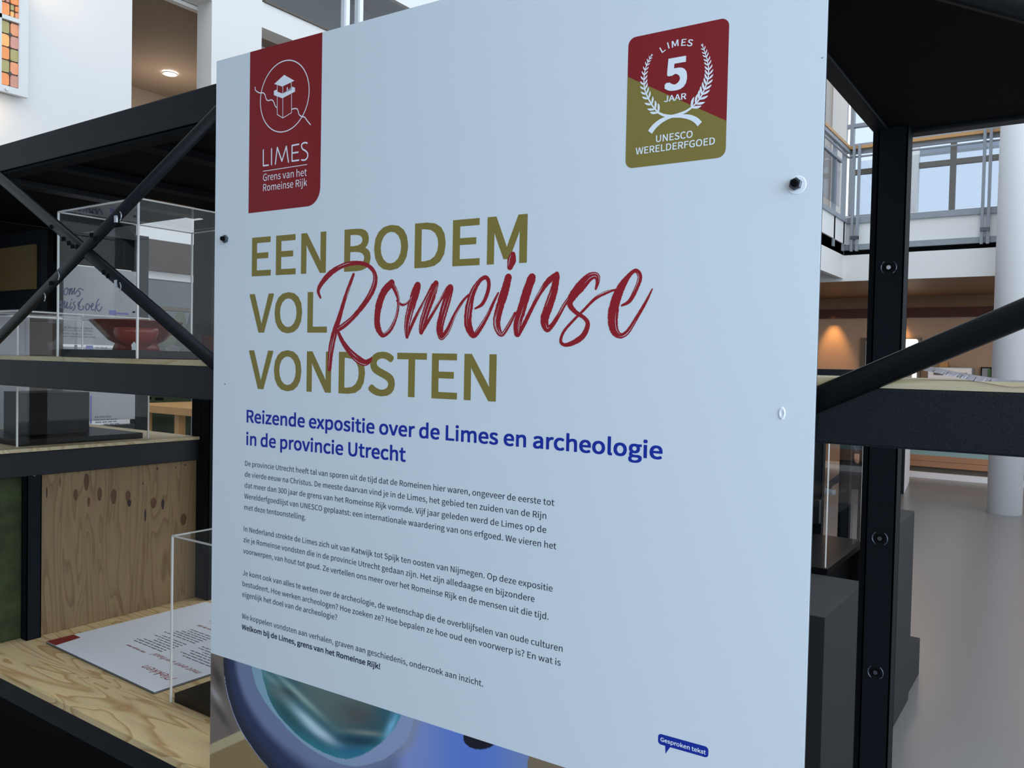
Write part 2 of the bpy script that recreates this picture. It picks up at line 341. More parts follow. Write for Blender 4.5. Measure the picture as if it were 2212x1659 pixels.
# cabinet, box, jars, picture on the far wall
cb = thing('wall_cabinet', 'pale grey cabinet with dark lettered labels below the orange box', 'cabinet', (-1.5, 12.8, -.75))
box('body', -1.80, -1.25, 12.75, 12.98, -.75, .06, M['rail'], cb); box('front', -1.79, -1.26, 12.735, 12.75, -.74, .05, M['column'], cb)
for x, z, w, h in ((-1.66, -.03, .12, .035), (-1.42, -.035, .05, .05), (-1.33, -.035, .04, .04), (-1.66, -.22, .2, .07)): box('dark_label', x-w/2, x+w/2, 12.725, 12.735, z-h/2, z+h/2, M['darkgrey'], cb)
settle(cb)
cb['label'] = 'pale grey cabinet with dark labels under the orange box on the far wall'
tag(box('orange_box', -1.66, -1.56, 12.8, 12.95, .061, .13, M['wood']), 'small orange-brown box on top of the grey far cabinet', 'box')
for i, x in enumerate((-1.47, -1.44)):
    side_ = ('left', 'right')[i]
    bm = bmesh.new(); lathe(bm, [(.009, 0), (.009, .035), (.004, .045), (.004, .06)], (x, 12.85, .061), 12)
    tag(obj('small_bottle', bm, M['beige'], None, True), '%s of two tiny pale bottles standing on the grey far cabinet' % side_, 'bottle', 'tiny bottles on the far cabinet')
pf = thing('framed_picture', 'small dark framed picture on the warm wall beside the column', 'picture', (-1.1, 12.98, -.1))
box('frame', -1.17, -1.03, 12.95, 12.995, -.11, .07, M['blackmatt'], pf); box('print', -1.155, -1.06, 12.945, 12.95, -.09, .055, M['rail'], pf); box('leafy_print', -1.085, -1.05, 12.94, 12.945, -.07, .05, M['leaf'], pf); settle(pf)

# ================================================================== PRINTED PANEL
QY, QB, QC = [math.radians(v) for v in (2.26699, .165816, -.073001)]
u0 = Vector((math.cos(QY), math.sin(QY), 0)); n0 = Vector((-math.sin(QY), math.cos(QY), 0)); w0 = Vector((0, 0, 1))
PN = math.cos(QB)*n0+math.sin(QB)*w0; w2 = -math.sin(QB)*n0+math.cos(QB)*w0
PU = math.cos(QC)*u0+math.sin(QC)*w2; PW = -math.sin(QC)*u0+math.cos(QC)*w2
UL, UR, WT, WB = -1.3045, -.2172, .5433, -1.32
def pl(px, py):
    r = ray(px, py); P = r/(r@PN if False else r.dot(PN)); return P.dot(PU), P.dot(PW)
def topx(u, w):
    P = PN+PU*u+PW*w; c = P.dot(FWD); return CX+F*P.dot(RGT)/c, CY+F*P.dot(DWN)/c
panel = thing('information_panel', 'large white printed exhibition panel with olive and crimson headline', 'panel')
org = PN+PU*UL+PW*WB
panel.matrix_world = Matrix(((PU.x, PN.x, PW.x, org.x), (PU.y, PN.y, PW.y, org.y), (PU.z, PN.z, PW.z, org.z), (0, 0, 0, 1)))
def lay(u, w, h): return Vector((u-UL, -h, w-WB))       # h = height of the ink above the board
LV = .00012
def pink(name, bm, m, parent=panel): return obj(name, bm, m, parent)
bd = bmesh.new(); abox(bd, 0, UR-UL, 0.0, .0036, 0, WT-WB, .0003); obj('board', bd, M['white'], panel)
bd = bmesh.new(); abox(bd, -.0003, UR-UL+.0003, .0006, .0030, -.0003, WT-WB+.0003); c_ = obj('board_core', bd, M['core'], panel); c_['label'] = 'dark core along the panel edge'
def poly(bm, pts, h):                                   # pts in (u,w)
    vs = [bm.verts.new(lay(u, w, h)) for u, w in pts]; f = bm.faces.new(vs)
    f.normal_update()
    if f.normal.y > 0: f.normal_flip()
def npoly(name, pts, m, level, parent=panel):
    bm = bmesh.new(); poly(bm, pts, LV*level); bmesh.ops.triangulate(bm, faces=bm.faces[:]); return pink(name, bm, m, parent)
def smooth(pts, k=6):
    """Catmull-Rom through tuples of any length"""
    out = []; n = len(pts)
    for i in range(n-1):
        p0, p1, p2, p3 = pts[max(i-1, 0)], pts[i], pts[i+1], pts[min(i+2, n-1)]
        for s in range(k):
            t = s/k
            out.append(tuple(.5*((2*b)+(-a+c)*t+(2*a-5*b+4*c-d)*t*t+(-a+3*b-3*c+d)*t**3) for a, b, c, d in zip(p0, p1, p2, p3)))
    out.append(tuple(pts[-1])); return out
def ribbon(bm, pts, h, cap=True):                        # pts = (u,w,halfwidth)
    n = len(pts); A = []; B = []
    for i, (u, w, r) in enumerate(pts):
        a = pts[max(i-1, 0)]; b = pts[min(i+1, n-1)]; dx, dy = b[0]-a[0], b[1]-a[1]; l = math.hypot(dx, dy) or 1
        nx, ny = -dy/l*r, dx/l*r; A.append(bm.verts.new(lay(u+nx, w+ny, h+i*1.5e-7))); B.append(bm.verts.new(lay(u-nx, w-ny, h+i*1.5e-7)))
    for i in range(n-1): bm.faces.new((A[i], A[i+1], B[i+1], B[i]))
    if cap:
        for e in (0, n-1):
            u, w, r = pts[e]
            vs = [bm.verts.new(lay(u+r*math.cos(k*math.pi/5), w+r*math.sin(k*math.pi/5), h+(-1e-5 if e else 3e-5))) for k in range(10)]; bm.faces.new(vs)
def zm(ox, oy, sc):
    def f(x, y): return pl(ox+x/sc, oy+y/sc)
    return f
def localscale(px, py):                                  # metres per pixel, vertical, at that spot
    a = pl(px, py); b = pl(px, py+1); return abs(a[1]-b[1])
def raw_text(s, spacing=1.0):
    c = bpy.data.curves.new('t', 'FONT'); c.body = s; c.size = 1; c.space_character = spacing; c.resolution_u = 4
    if FONT: c.font = FONT
    o = bpy.data.objects.new('t', c); COL.objects.link(o)
    dg = bpy.context.evaluated_depsgraph_get(); me = bpy.data.meshes.new_from_object(o.evaluated_get(dg))
    bpy.data.objects.remove(o); bpy.data.curves.remove(c); return me
FONT = None
try: FONT = bpy.data.fonts.load(bpy.utils.system_resource('DATAFILES', path='fonts')+'/Noto Sans CJK Regular.woff2')   # a font that ships with Blender
except Exception: pass
CAP = max(v.co.y for v in raw_text('H').vertices)
def text_mesh(s, offset=0.0, spacing=1.0):
    """glyph outlines; a heavier weight is struck several times with a small shift"""
    me = raw_text(s, spacing)
    if offset <= 0: return me
    o = offset*CAP/.727; bm = bmesh.new(); bm.from_mesh(me)
    base = bm.verts[:]+bm.edges[:]+bm.faces[:]
    for k in range(8):
        d = bmesh.ops.duplicate(bm, geom=base); t = k*math.pi/4; o = offset*CAP/.727/max(abs(math.cos(t)), abs(math.sin(t)))
        for v in d['geom']:
            if isinstance(v, bmesh.types.BMVert): v.co.x += o*math.cos(t); v.co.y += o*math.sin(t); v.co.z = -1.0e-5*(k+1)
    bm.to_mesh(me); bm.free(); return me
def text(name, s, L, R, capz, m, level, offset=0.0, parent=panel, spacing=1.0, label=None, shear=0, bottom=None):
    """a line of print: baseline from L to R (u,w), cap height capz"""
    me = text_mesh(s, offset, spacing); xs = [v.co.x for v in me.vertices]; x0, x1 = min(xs), max(xs)
    of = max(0, offset)*CAP/.727
    sz = capz/(CAP+2*of); dx, dz = (R[0]-L[0])/(x1-x0), (R[1]-L[1])/(x1-x0)
    for v in me.vertices:
        x, y = v.co.x-x0, v.co.y+of; v.co = lay(L[0]+dx*x+shear*y*sz, L[1]+dz*x+y*sz, LV*level-v.co.z)
    me.update(); o = link(name, me, m, parent)
    if label: o['label'] = label
    return o
def ptext(name, s, Lpx, Rpx, capx, m, level, **k):
    return text(name, s, pl(*Lpx), pl(*Rpx), capx*localscale(*Lpx), m, level, **k)
# --- crimson banner
rb_ = .030; bl = pl(539.9, 460.5); uL = (pl(537.5, 114.4)[0]+bl[0])/2; uR = pl(696.5, 71.9)[0]; wb = bl[1]
pts = [(uL, WT), (uL, wb)]+[(uR-rb_+rb_*math.sin(t), wb+rb_-rb_*math.cos(t)) for t in [k*math.pi/20 for k in range(11)]]+[(uR, WT)]
banner = npoly('banner', pts, M['crimson'], 1); banner['label'] = 'crimson banner with white watchtower emblem'
Z = zm(440, 60, 3.95)
bm = bmesh.new(); c0 = (-1.1212, .4507); rr = .0612
ribbon(bm, [(c0[0]+rr*math.cos(t), c0[1]+rr*math.sin(t), .0009) for t in [k*2*math.pi/72 for k in range(73)]], LV*2, False)
def zl(pts, hw, k=5, sm=True):
    q = [(*Z(x, y), hw) for x, y in pts]; ribbon(bm, smooth(q, k) if sm else q, LV*2)
zl([(440, 507), (442, 530), (460, 548), (485, 557), (510, 556), (525, 575), (533, 605), (550, 622), (578, 615), (597, 630), (610, 665), (625, 683)], .0009)
zl([(752, 695), (775, 690), (797, 692), (808, 715), (815, 740), (838, 758), (862, 763), (885, 795), (912, 827)], .0009)
for seg in ([(628, 488), (628, 548)], [(676, 500), (676, 562)], [(748, 466), (748, 530)], [(628, 582), (628, 740)], [(628, 740), (676, 770)], [(676, 770), (750, 725)], [(750, 725), (750, 568)], [(676, 602), (676, 770)], [(712, 512), (712, 546)]): zl(seg, .0006, sm=False)
zl([(716, 510), (716, 530), (717, 545)], .0006, sm=False)
for pg in ([(688, 402), (775, 452), (672, 502), (603, 480)], [(600, 538), (600, 575), (672, 602), (780, 545), (780, 512), (757, 503), (752, 508), (752, 530), (676, 562), (628, 546), (624, 528)]):
    vs = [bm.verts.new(lay(*Z(x, y), LV*2.2)) for x, y in pg]; bm.faces.new(vs)
bmesh.ops.triangulate(bm, faces=[f for f in bm.faces if len(f.verts) > 4])
o = pink('watchtower_emblem', bm, M['pwhite'], banner)
bm = bmesh.new()
for st in ([(510, 1043), (510, 1178), (553, 1172)], [(580, 1032), (580, 1168)], [(612, 1163), (629, 1022), (668, 1138), (706, 1012), (724, 1147)], [(812, 994), (755, 1005), (755, 1138), (812, 1130)], [(755, 1070), (806, 1062)]):
    for a, b in zip(st, st[1:]): ribbon(bm, [(*Z(*a), .0013), (*Z(*b), .0013)], LV*2)
ribbon(bm, smooth([(*Z(*a), .0013) for a in ((884, 985), (866, 980), (842, 990), (836, 1010), (845, 1035), (872, 1052), (888, 1075), (886, 1105), (866, 1128), (836, 1128))], 5), LV*2)
pink('banner_title', bm, M['pwhite'], banner)
bm = bmesh.new(); ribbon(bm, [(*pl(568.4, 370.1), .0006), (*pl(663.3, 355.4), .0006)], LV*2); pink('banner_rule', bm, M['pwhite'], banner)
text('banner_text', 'Grens van het', pl(568.4, 391.1), pl(662.8, 379.5), 15*localscale(568, 391), M['pwhite'], 2, parent=banner)
text('banner_text', 'Romeinse Rijk', pl(568.6, 413.2), pl(663.5, 401.3), 15*localscale(568, 413), M['pwhite'], 2, parent=banner)
# --- badge
Z = zm(1320, 10, 4.367)
bu0 = (Z(163, 500)[0]+Z(139, 1300)[0])/2; bu1 = (Z(1112, 500)[0]+Z(1084, 1100)[0])/2; bw1 = (Z(560, 233)[1]+Z(800, 187)[1])/2; bw0 = (Z(400, 1519)[1]+Z(800, 1470)[1])/2; r = .0105
def rrect(a, b, c, d, r, n=8):
    out = []
    for cx, cy, s in ((b-r, d-r, 0), (a+r, d-r, 90), (a+r, c+r, 180), (b-r, c+r, 270)):
        for k in range(n+1): t = math.radians(s+k*90/n); out.append((cx+r*math.cos(t), cy+r*math.sin(t)))
    return out
full = rrect(bu0, bu1, bw0, bw1, r)
sp0 = Z(163, 680)[1]; sp1 = Z(1084, 1098)[1]
badge = npoly('award_badge', full, M['crimson'], 1); badge['label'] = 'rounded badge, crimson above olive'
line = lambda u: sp0+(sp1-sp0)*(u-bu0)/(bu1-bu0)
low = [(u, w) for u, w in full if w < line(u)]
low = sorted(low, key=lambda p: math.atan2(p[1]-(bw0+.03), p[0]-(bu0+bu1)/2))
low = [p for p in full if p[1] < line(p[0])]
i0 = max(range(len(full)), key=lambda i: (full[i-1][1] >= line(full[i-1][0])) and (full[i][1] < line(full[i][0])))
seq = [full[(i0+k) % len(full)] for k in range(len(low))]
npoly('olive_field', [(bu0, sp0)]+seq+[(bu1, sp1)], M['olive'], 1.6, badge)
LS = localscale(1460, 190)/4.367
text('badge_number', '5', Z(503, 822), Z(715, 789), 305*LS, M['pwhite'], 3, offset=.035, parent=badge)
text('badge_text', 'JAAR', Z(500, 922), Z(710, 892), 58*LS, M['pwhite'], 3, offset=.018, parent=badge)
text('badge_text', 'UNESCO', Z(424, 1300), Z(770, 1254), 66*LS, M['pwhite'], 3, offset=.014, parent=badge)
text('badge_text', 'WERELDERFGOED', Z(232, 1417), Z(980, 1318), 66*LS, M['pwhite'], 3, offset=.014, parent=badge)
for ch, x, y, w_, ang in (('L', 500, 444, 40, 30), ('I', 548, 414, 11, 16), ('M', 607, 398, 62, 5), ('E', 683, 388, 44, -6), ('S', 738, 392, 50, -15)):
    me = text_mesh(ch, .014); xs = [v.co.x for v in me.vertices]; mid = (min(xs)+max(xs))/2; wid = w_/4.367*1.07*localscale(1440, 90)/(max(xs)-min(xs)); h = 60*LS/CAP
    ca, sa = math.cos(math.radians(ang)), math.sin(math.radians(ang)); c = Z(x, y)
    for v in me.vertices:
        X, Y = (v.co.x-mid)*wid, v.co.y*h; v.co = lay(c[0]+X*ca-Y*sa, c[1]+X*sa+Y*ca, LV*3-v.co.z)
    me.update(); link('badge_letter', me, M['pwhite'], badge)
bm = bmesh.new()
def branch(stem, tail, n, side_flip, Lmax, Lmin):
    st = smooth([Z(x, y) for x, y in stem], 12)
    ribbon(bm, [(p[0], p[1], .0009*(1-.75*i/len(st))+.0002) for i, p in enumerate(st)], LV*3.4)
    tl = smooth([(*Z(x, y), h_) for x, y, h_ in tail], 8); ribbon(bm, tl, LV*(3.6 if side_flip > 0 else 3.8), False)
    for k in range(n):
        t = (k/(n-1))**.93; i = min(int(t*(len(st)-2)), len(st)-2); p = st[i]; q = st[i+1]; a = math.atan2(q[1]-p[1], q[0]-p[0]); Ln = Lmax+(Lmin-Lmax)*t
        for sd in (-1, 1):
            da = a+sd*math.radians(36 if k < n-1 else 12); wd = Ln*.17
            pts = [(p[0]+math.cos(da)*Ln*s+math.cos(da+math.pi/2)*wd*o_*sd, p[1]+math.sin(da)*Ln*s+math.sin(da+math.pi/2)*wd*o_*sd) for s, o_ in ((.0, 0), (.25, .65), (.55, 1), (.8, .75), (1.0, .0), (.75, -.35), (.4, -.55), (.15, -.3))]
            vs = [bm.verts.new(lay(*x, LV*(3.0+.02*k))) for x in pts]; bm.faces.new(vs)
branch([(450, 1022), (395, 960), (345, 870), (318, 790), (312, 700), (325, 610), (350, 540), (378, 490)], [(448, 1020, .0013), (500, 1044, .0016), (580, 1054, .0018), (660, 1052, .0022), (740, 1062, .0030), (800, 1090, .0034), (838, 1128, .0036)], 14, 1, 96*LS, 30*LS)
branch([(755, 975), (825, 905), (875, 815), (910, 720), (922, 630), (912, 540), (890, 460), (866, 395)], [(757, 974, .0013), (700, 1012, .0016), (620, 1042, .0018), (540, 1066, .0022), (470, 1100, .0030), (410, 1150, .0034), (368, 1205, .0036)], 15, -1, 104*LS, 34*LS)
bmesh.ops.triangulate(bm, faces=[f for f in bm.faces if len(f.verts) > 4])
lw = pink('laurel_wreath', bm, M['pwhite'], badge)
# --- headline
def hl(s, L, R, cap, off=.012): return ptext('headline_text', s, L, R, cap, M['olive'], 1, offset=off, label='olive headline line')
ca_ = 83.2*localscale(545, 560)
text('headline_text', 'EEN BODEM', pl(543.9, 597.1), pl(1138, 567.4), ca_, M['olive'], 1, offset=.017)
text('headline_text', 'VOL', pl(538.8, 718.4), pl(706.2, 718.6), ca_, M['olive'], 1, offset=.017)
text('headline_text', 'VONDSTEN', pl(537.5, 839.2), pl(1071.2, 867.7), ca_, M['olive'], 1, offset=.017)
# --- brush script
A_ = zm(500, 430, 3.53); B_ = zm(960, 430, 3.53)
strokes = [
 (A_, [(680, 752, 14), (663, 700, 24), (690, 640, 31), (760, 562, 34), (850, 508, 28), (940, 488, 26), (1020, 497, 24), (1078, 540, 26), (1098, 605, 34), (1078, 690, 40), (1020, 790, 36), (930, 900, 30), (860, 962, 34), (808, 998, 30)]),
 (A_, [(932, 574, 20), (900, 660, 26), (862, 770, 28), (824, 900, 34), (792, 1000, 42), (768, 1100, 44), (754, 1200, 40), (748, 1296, 30)]),
 (A_, [(812, 1008, 20), (850, 1090, 30), (905, 1165, 38), (965, 1222, 48), (1020, 1248, 38), (1058, 1228, 26), (1070, 1206, 8)]),
 (A_, [(1222, 642, 46), (1168, 700, 50), (1130, 790, 52), (1112, 900, 46), (1118, 980, 44), (1155, 1038, 28), (1210, 998, 28), (1250, 920, 22), (1270, 840, 20), (1272, 760, 22), (1248, 690, 30), (1222, 648, 34)]),
 (A_, [(1262, 775, 12), (1300, 806, 16), (1340, 792, 14), (1385, 740, 14)]),
 (A_, [(1420, 662, 54), (1395, 740, 62), (1360, 860, 56), (1340, 960, 44), (1340, 1050, 26)]),
 (A_, [(1345, 1040, 20), (1400, 910, 22), (1470, 780, 18), (1535, 660, 26)]),
 (A_, [(1560, 645, 44), (1530, 730, 60), (1485, 860, 56), (1455, 960, 46), (1448, 1015, 32)]),
 (A_, [(1455, 1012, 20), (1520, 900, 22), (1590, 780, 20), (1650, 680, 30)]),
 (A_, [(1668, 680, 54), (1650, 750, 60), (1612, 880, 58), (1590, 980, 54), (1602, 1052, 38), (1650, 1000, 34), (1704, 880, 24), (1764, 780, 20), (1809, 730, 12)]),
 (B_, [(235, 835, 12), (290, 800, 24), (328, 720, 28), (340, 640, 28), (318, 598, 28), (272, 622, 28), (218, 710, 44), (188, 830, 58), (180, 940, 58), (200, 1010, 50), (228, 1040, 34), (270, 990, 34), (330, 890, 26), (380, 780, 20), (412, 715, 12)]),
 (B_, [(488, 600, 52), (462, 700, 62), (424, 820, 60), (400, 930, 56), (412, 1000, 46), (442, 1032, 28), (490, 965, 26), (540, 870, 20)]),
 (B_, [(522, 425, 44), (514, 468, 66), (502, 515, 44)]),
 (B_, [(668, 600, 62), (632, 700, 66), (590, 840, 66), (556, 960, 58), (558, 1035, 34), (600, 970, 30), (655, 860, 28), (722, 730, 28), (790, 630, 40), (858, 572, 34)]),
 (B_, [(858, 590, 44), (835, 700, 58), (795, 820, 64), (764, 920, 62), (782, 990, 44), (820, 965, 34), (870, 890, 28), (920, 800, 26), (975, 725, 22)]),
 (B_, [(1155, 685, 16), (1170, 630, 30), (1160, 585, 44), (1108, 595, 56), (1040, 665, 72), (978, 742, 60), (958, 802, 42), (1000, 860, 30), (1070, 908, 26), (1094, 958, 34), (1060, 1040, 40), (990, 1092, 36), (920, 1112, 24), (888, 1082, 22), (912, 1010, 20), (980, 930, 18), (1060, 850, 18), (1150, 760, 22), (1230, 715, 24), (1300, 692, 12)]),
 (B_, [(1352, 812, 14), (1415, 775, 28), (1470, 670, 32), (1492, 592, 34), (1462, 546, 28), (1412, 580, 32), (1345, 680, 60), (1300, 800, 74), (1285, 920, 76), (1300, 1005, 60), (1345, 1042, 38), (1400, 1010, 32), (1470, 900, 26), (1540, 780, 20), (1586, 686, 10)])]
bm = bmesh.new(); sl = bmesh.new(); rnd = random.Random(3)
for ks, (Zf, pts) in enumerate(strokes):
    q = []
    for x, y, w_ in pts:
        u, w = Zf(x, y); X_, Y_ = (500 if Zf is A_ else 960)+x/3.53, 430+y/3.53
        hs = abs(pl(X_+1, Y_)[0]-pl(X_-1, Y_)[0])/2; q.append((u, w, w_/2/3.53*(.72*hs+.28*localscale(X_, Y_))*1.04))
    s = smooth(q, 12)
    s = [(u, w, max(.0003, r_*(1+rnd.uniform(-.07, .07)))) for u, w, r_ in s]
    ribbon(bm, s, LV*2+ks*6e-6)
    n = len(s)
    for _ in range(3 if len(pts) > 4 else 1):                # dry-brush slivers where the board shows through
        i0 = rnd.randrange(0, max(1, n-20)); ln = rnd.randrange(12, 42); off = rnd.choice((-.55, -.3, .25, .5, .62))
        seg = s[i0:i0+ln]
        if len(seg) < 6: continue
        pp = []
        for i, (u, w, r_) in enumerate(seg):
            a = seg[max(i-1, 0)]; b = seg[min(i+1, len(seg)-1)]; dx, dy = b[0]-a[0], b[1]-a[1]; l = math.hypot(dx, dy) or 1
            t = i/(len(seg)-1); pp.append((u-dy/l*r_*off, w+dx/l*r_*off, .00030*math.sin(math.pi*t)*rnd.uniform(.4, 1.3)+.00005))
        ribbon(sl, pp, LV*3.6, False)
sc = pink('script_word', bm, M['scriptred']); sc['label'] = 'crimson brush script word across the headline'
pink('brush_gap', sl, M['white'], sc)['kind'] = 'stuff'
# --- subtitle and body
ptext('subtitle_text', 'Reizende expositie over de Limes en archeologie', (532.7, 912.5), (1431, 993.0), 27.4, M['blue'], 1, offset=.022)
ptext('subtitle_text', 'in de provincie Utrecht', (531.9, 961.4), (876.5, 997.9), 27.4, M['blue'], 1, offset=.022)
body = [('De provincie Utrecht heeft tal van sporen uit de tijd dat de Romeinen hier waren, ongeveer de eerste tot', 529.5, 1006, 1197.4, 1092.9),
('de vierde eeuw na Christus. De meeste daarvan vind je in de Limes, het gebied ten zuiden van de Rijn', 529, 1029.4, 1180, 1121.1),
('dat meer dan 300 jaar de grens van het Romeinse Rijk vormde. Vijf jaar geleden werd de Limes op de', 528.5, 1053.2, 1180, 1151.5),
('Werelderfgoedlijst van UNESCO geplaatst: een internationale waardering van ons erfgoed. We vieren het', 527.8, 1076.5, 1201.8, 1186.7),
('met deze tentoonstelling.', 527.8, 1100.6, 660.4, 1123.3),
('In Nederland strekte de Limes zich uit van Katwijk tot Spijk ten oosten van Nijmegen. Op deze expositie', 526.6, 1147.3, 1193.8, 1278.2),
('zie je Romeinse vondsten die in de provincie Utrecht gedaan zijn. Het zijn alledaagse en bijzondere', 525.9, 1170.7, 1154.7, 1300.7),
('voorwerpen, van hout tot goud. Ze vertellen ons meer over het Romeinse Rijk en de mensen uit die tijd.', 525.3, 1194.7, 1185, 1339),
('Je komt ook van alles te weten over de archeologie, de wetenschap die de overblijfselen van oude culturen', 524.5, 1242.1, 1215.3, 1408.3),
('bestudeert. Hoe werken archeologen? Hoe zoeken ze? Hoe bepalen ze hoe oud een voorwerp is? En wat is', 524.1, 1265.5, 1211.1, 1438.6),
('eigenlijk het doel van de archeologie?', 523.6, 1288.5, 728.3, 1339.6),
('We koppelen vondsten aan verhalen, graven aan geschiedenis, onderzoek aan inzicht.', 522.7, 1335.5, 1043.6, 1483.6)]
for s, x0, y0, x1, y1 in body: ptext('body_text', s, (x0, y0), (x1, y1), 10.7, M['ink'], 1, offset=.004)
ptext('body_text', 'Welkom bij de Limes, grens van het Romeinse Rijk!', (522.3, 1359), (821.2, 1446.3), 10.9, M['ink'], 1, offset=.026, label='bold last line of text')
# --- speech balloon (the code square beside it is left out)
Z = zm(1200, 1400, 3.687)
a = Z(818, 676); b = Z(1218, 877); w_lo = Z(818, 757)[1]; w_hi = a[1]; u_a = a[0]; u_b = Z(1218, 830)[0]
w_hi = Z(835, 681)[1]; w_lo = (Z(835, 763)[1]+Z(1205, 877)[1])/2; w_hi = (Z(835, 679)[1]+Z(1205, 789)[1])/2
balloon = npoly('speech_balloon', rrect(u_a, u_b, w_lo, w_hi, .0045), M['blue'], 1); balloon['label'] = 'small blue speech balloon'
npoly('balloon_tail', [(Z(873, 772)[0], w_lo+.001), (Z(876, 842)[0], Z(876, 842)[1]), (Z(916, 785)[0], w_lo+.001)], M['blue'], 1, balloon)
text('balloon_text', 'Gesproken tekst', Z(836, 741), Z(1197, 848), 33/3.687*localscale(1450, 1610), M['pwhite'], 2, offset=.018, parent=balloon)
# --- photograph printed along the bottom
PC = (735.0, 1400.0)
def polar(pts):
    return sorted((math.atan2(y-PC[1], x-PC[0]), math.hypot(x-PC[0], y-PC[1])) for x, y in pts)
def rad(P, t):
    if t <= P[0][0]: return P[0][1]
    for (a, ra), (b, rb) in zip(P, P[1:]):
        if a <= t <= b: return ra+(rb-ra)*(t-a)/(b-a)
    return P[-1][1]
def tp(pts): return polar([p for p in pts])
P_out = tp([(1150, 1400), (1141, 1637), (1050, 1900), (740, 2000), (640, 1730), (577.9, 1657.4), (540.9, 1610.4), (512.3, 1561.6), (495.5, 1514.5), (486, 1470.8), (483.4, 1419.5), (483.2, 1401)])
P_mid = tp([(910, 1405), (900, 1545), (884, 1600), (835, 1650), (760, 1680), (690, 1660), (645, 1630), (600, 1595), (558, 1548), (527, 1492), (512, 1430), (509, 1401)])
P_in1 = tp([(905, 1405), (892, 1560), (880, 1598), (830, 1640), (770, 1656), (734, 1650), (692, 1630), (642, 1594), (605, 1555), (574.5, 1518), (554, 1481), (543.4, 1438.9), (541, 1401)])
P_in2 = tp([(868, 1405), (866, 1544), (849, 1578), (818, 1609), (780, 1632), (749, 1640), (726, 1636), (675.4, 1612), (625, 1570), (591, 1528), (572.8, 1481), (565, 1447), (562, 1401)])
def lerp(a, b, t): t = max(0, min(1, t)); return tuple(x+(y-x)*t for x, y in zip(a, b))
def ss(a, b, x): t = max(0, min(1, (x-a)/(b-a))); return t*t*(3-2*t)
def blob(x, y, cx, cy, ang, la, lb):
    c, s = math.cos(ang), math.sin(ang); dx, dy = x-cx, y-cy; p, q = (dx*c+dy*s)/la, (-dx*s+dy*c)/lb; return math.exp(-(p*p+q*q))
def photo(x, y):
    t = math.atan2(y-PC[1], x-PC[0]); r_ = math.hypot(x-PC[0], y-PC[1])
    if t < 0: t = 0.0 if x > PC[0] else math.pi
    ro, rm, r1, r2 = rad(P_out, t), rad(P_mid, t), rad(P_in1, t), rad(P_in2, t)
    # background
    yy = y+.45*(x-454)
    c = (98, 92, 92)
    c = lerp(c, (58, 54, 56), blob(x, y, 470, 1462, 1.2, 30, 9)); c = lerp(c, (140, 146, 158), .8*blob(x, y, 465, 1500, 1.0, 26, 7)); c = lerp(c, (60, 58, 62), .8*blob(x, y, 478, 1545, 1.0, 34, 7))
    if yy > 1608: c = (150, 144, 120)
    if yy > 1630: c = (118, 106, 78)
    if x > 1000: c = (104, 96, 86)
    # body of the object
    e = ss(2.5, -2.5, r_-ro) if False else (1.0 if r_ < ro else 0.0)
    if e:
        right = ss(.9, .5, t)*(x > 860)
        k = (r_-rm)/max(1, ro-rm)
        c2 = lerp((96, 112, 152), (40, 50, 84), ss(-.1, .35, k)); c2 = lerp(c2, (30, 36, 54), ss(.45, .95, k)); c2 = lerp(c2, (52, 72, 128), .7*ss(1.9, 1.5, t)*ss(.0, .6, k))
        c2 = lerp(c2, (150, 165, 210), ss(.965, .985, k)*ss(1.5, 2.6, t) if t < 2.9 else 0)
        if x > 835 and r_ > r1:
            c3 = lerp((108, 128, 190), (78, 112, 196), ss(880, 1010, x)); c3 = lerp(c3, (96, 120, 176), ss(1040, 1140, x)); c3 = lerp((112, 128, 165), c3, ss(r1, r1+30, r_))
            c2 = lerp(c2, c3, ss(835, 880, x))
        c = c2
        if r_ < r1: c = lerp((118, 138, 180), (112, 150, 178), ss(1.2, 2.2, t))
        if r_ < r2:
            d = r2-r_
            c = lerp((40, 110, 130), (40, 84, 104), ss(0, 25, d)); c = lerp(c, (78, 100, 104), ss(40, 95, d))
            c = lerp(c, (112, 110, 104), .6*blob(x, y, 600, 1500, .7, 40, 14)); c = lerp(c, (36, 74, 84), .9*blob(x, y, 618, 1540, .9, 50, 16))
            c = lerp(c, (160, 196, 214), .95*blob(x, y, 668, 1560, .75, 62, 11)); c = lerp(c, (170, 192, 222), .8*blob(x, y, 700, 1588, .55, 40, 9))
            c = lerp(c, (140, 168, 168), .8*blob(x, y, 645, 1500, .75, 80, 7)); c = lerp(c, (120, 146, 150), .7*blob(x, y, 590, 1470, .7, 40, 7))
            c = lerp(c, (50, 68, 72), .8*blob(x, y, 622, 1495, .6, 22, 6)); c = lerp(c, (66, 68, 72), .75*blob(x, y, 775, 1545, .3, 50, 28)); c = lerp(c, (130, 132, 130), .7*blob(x, y, 790, 1583, .1, 50, 6))
            c = lerp(c, (24, 52, 74), .9*blob(x, y, 775, 1600, .1, 45, 9)); c = lerp(c, (36, 96, 140), .7*blob(x, y, 760, 1625, .1, 50, 12))
            c = lerp(c, (110, 170, 215), .9*blob(x, y, 846, 1565, -1.2, 40, 9)); c = lerp(c, (60, 100, 130), .6*blob(x, y, 848, 1545, -1.2, 16, 5))
    if ((x-1037)/36)**2+((y-1594)/25)**2 < 1 and y > 1560: c = (18, 22, 36)
    k = srgb(*c); return (min(1, k[0]*1.75), min(1, k[1]*1.5), min(1, k[2]*1.25), 1)
ph_top = pl(454.4, 1410)[1]; nx, nz = 640, 170; z_lo = ph_top-.235
bm = bmesh.new(); cl = bm.loops.layers.float_color.new('ink'); g = []; cc = []
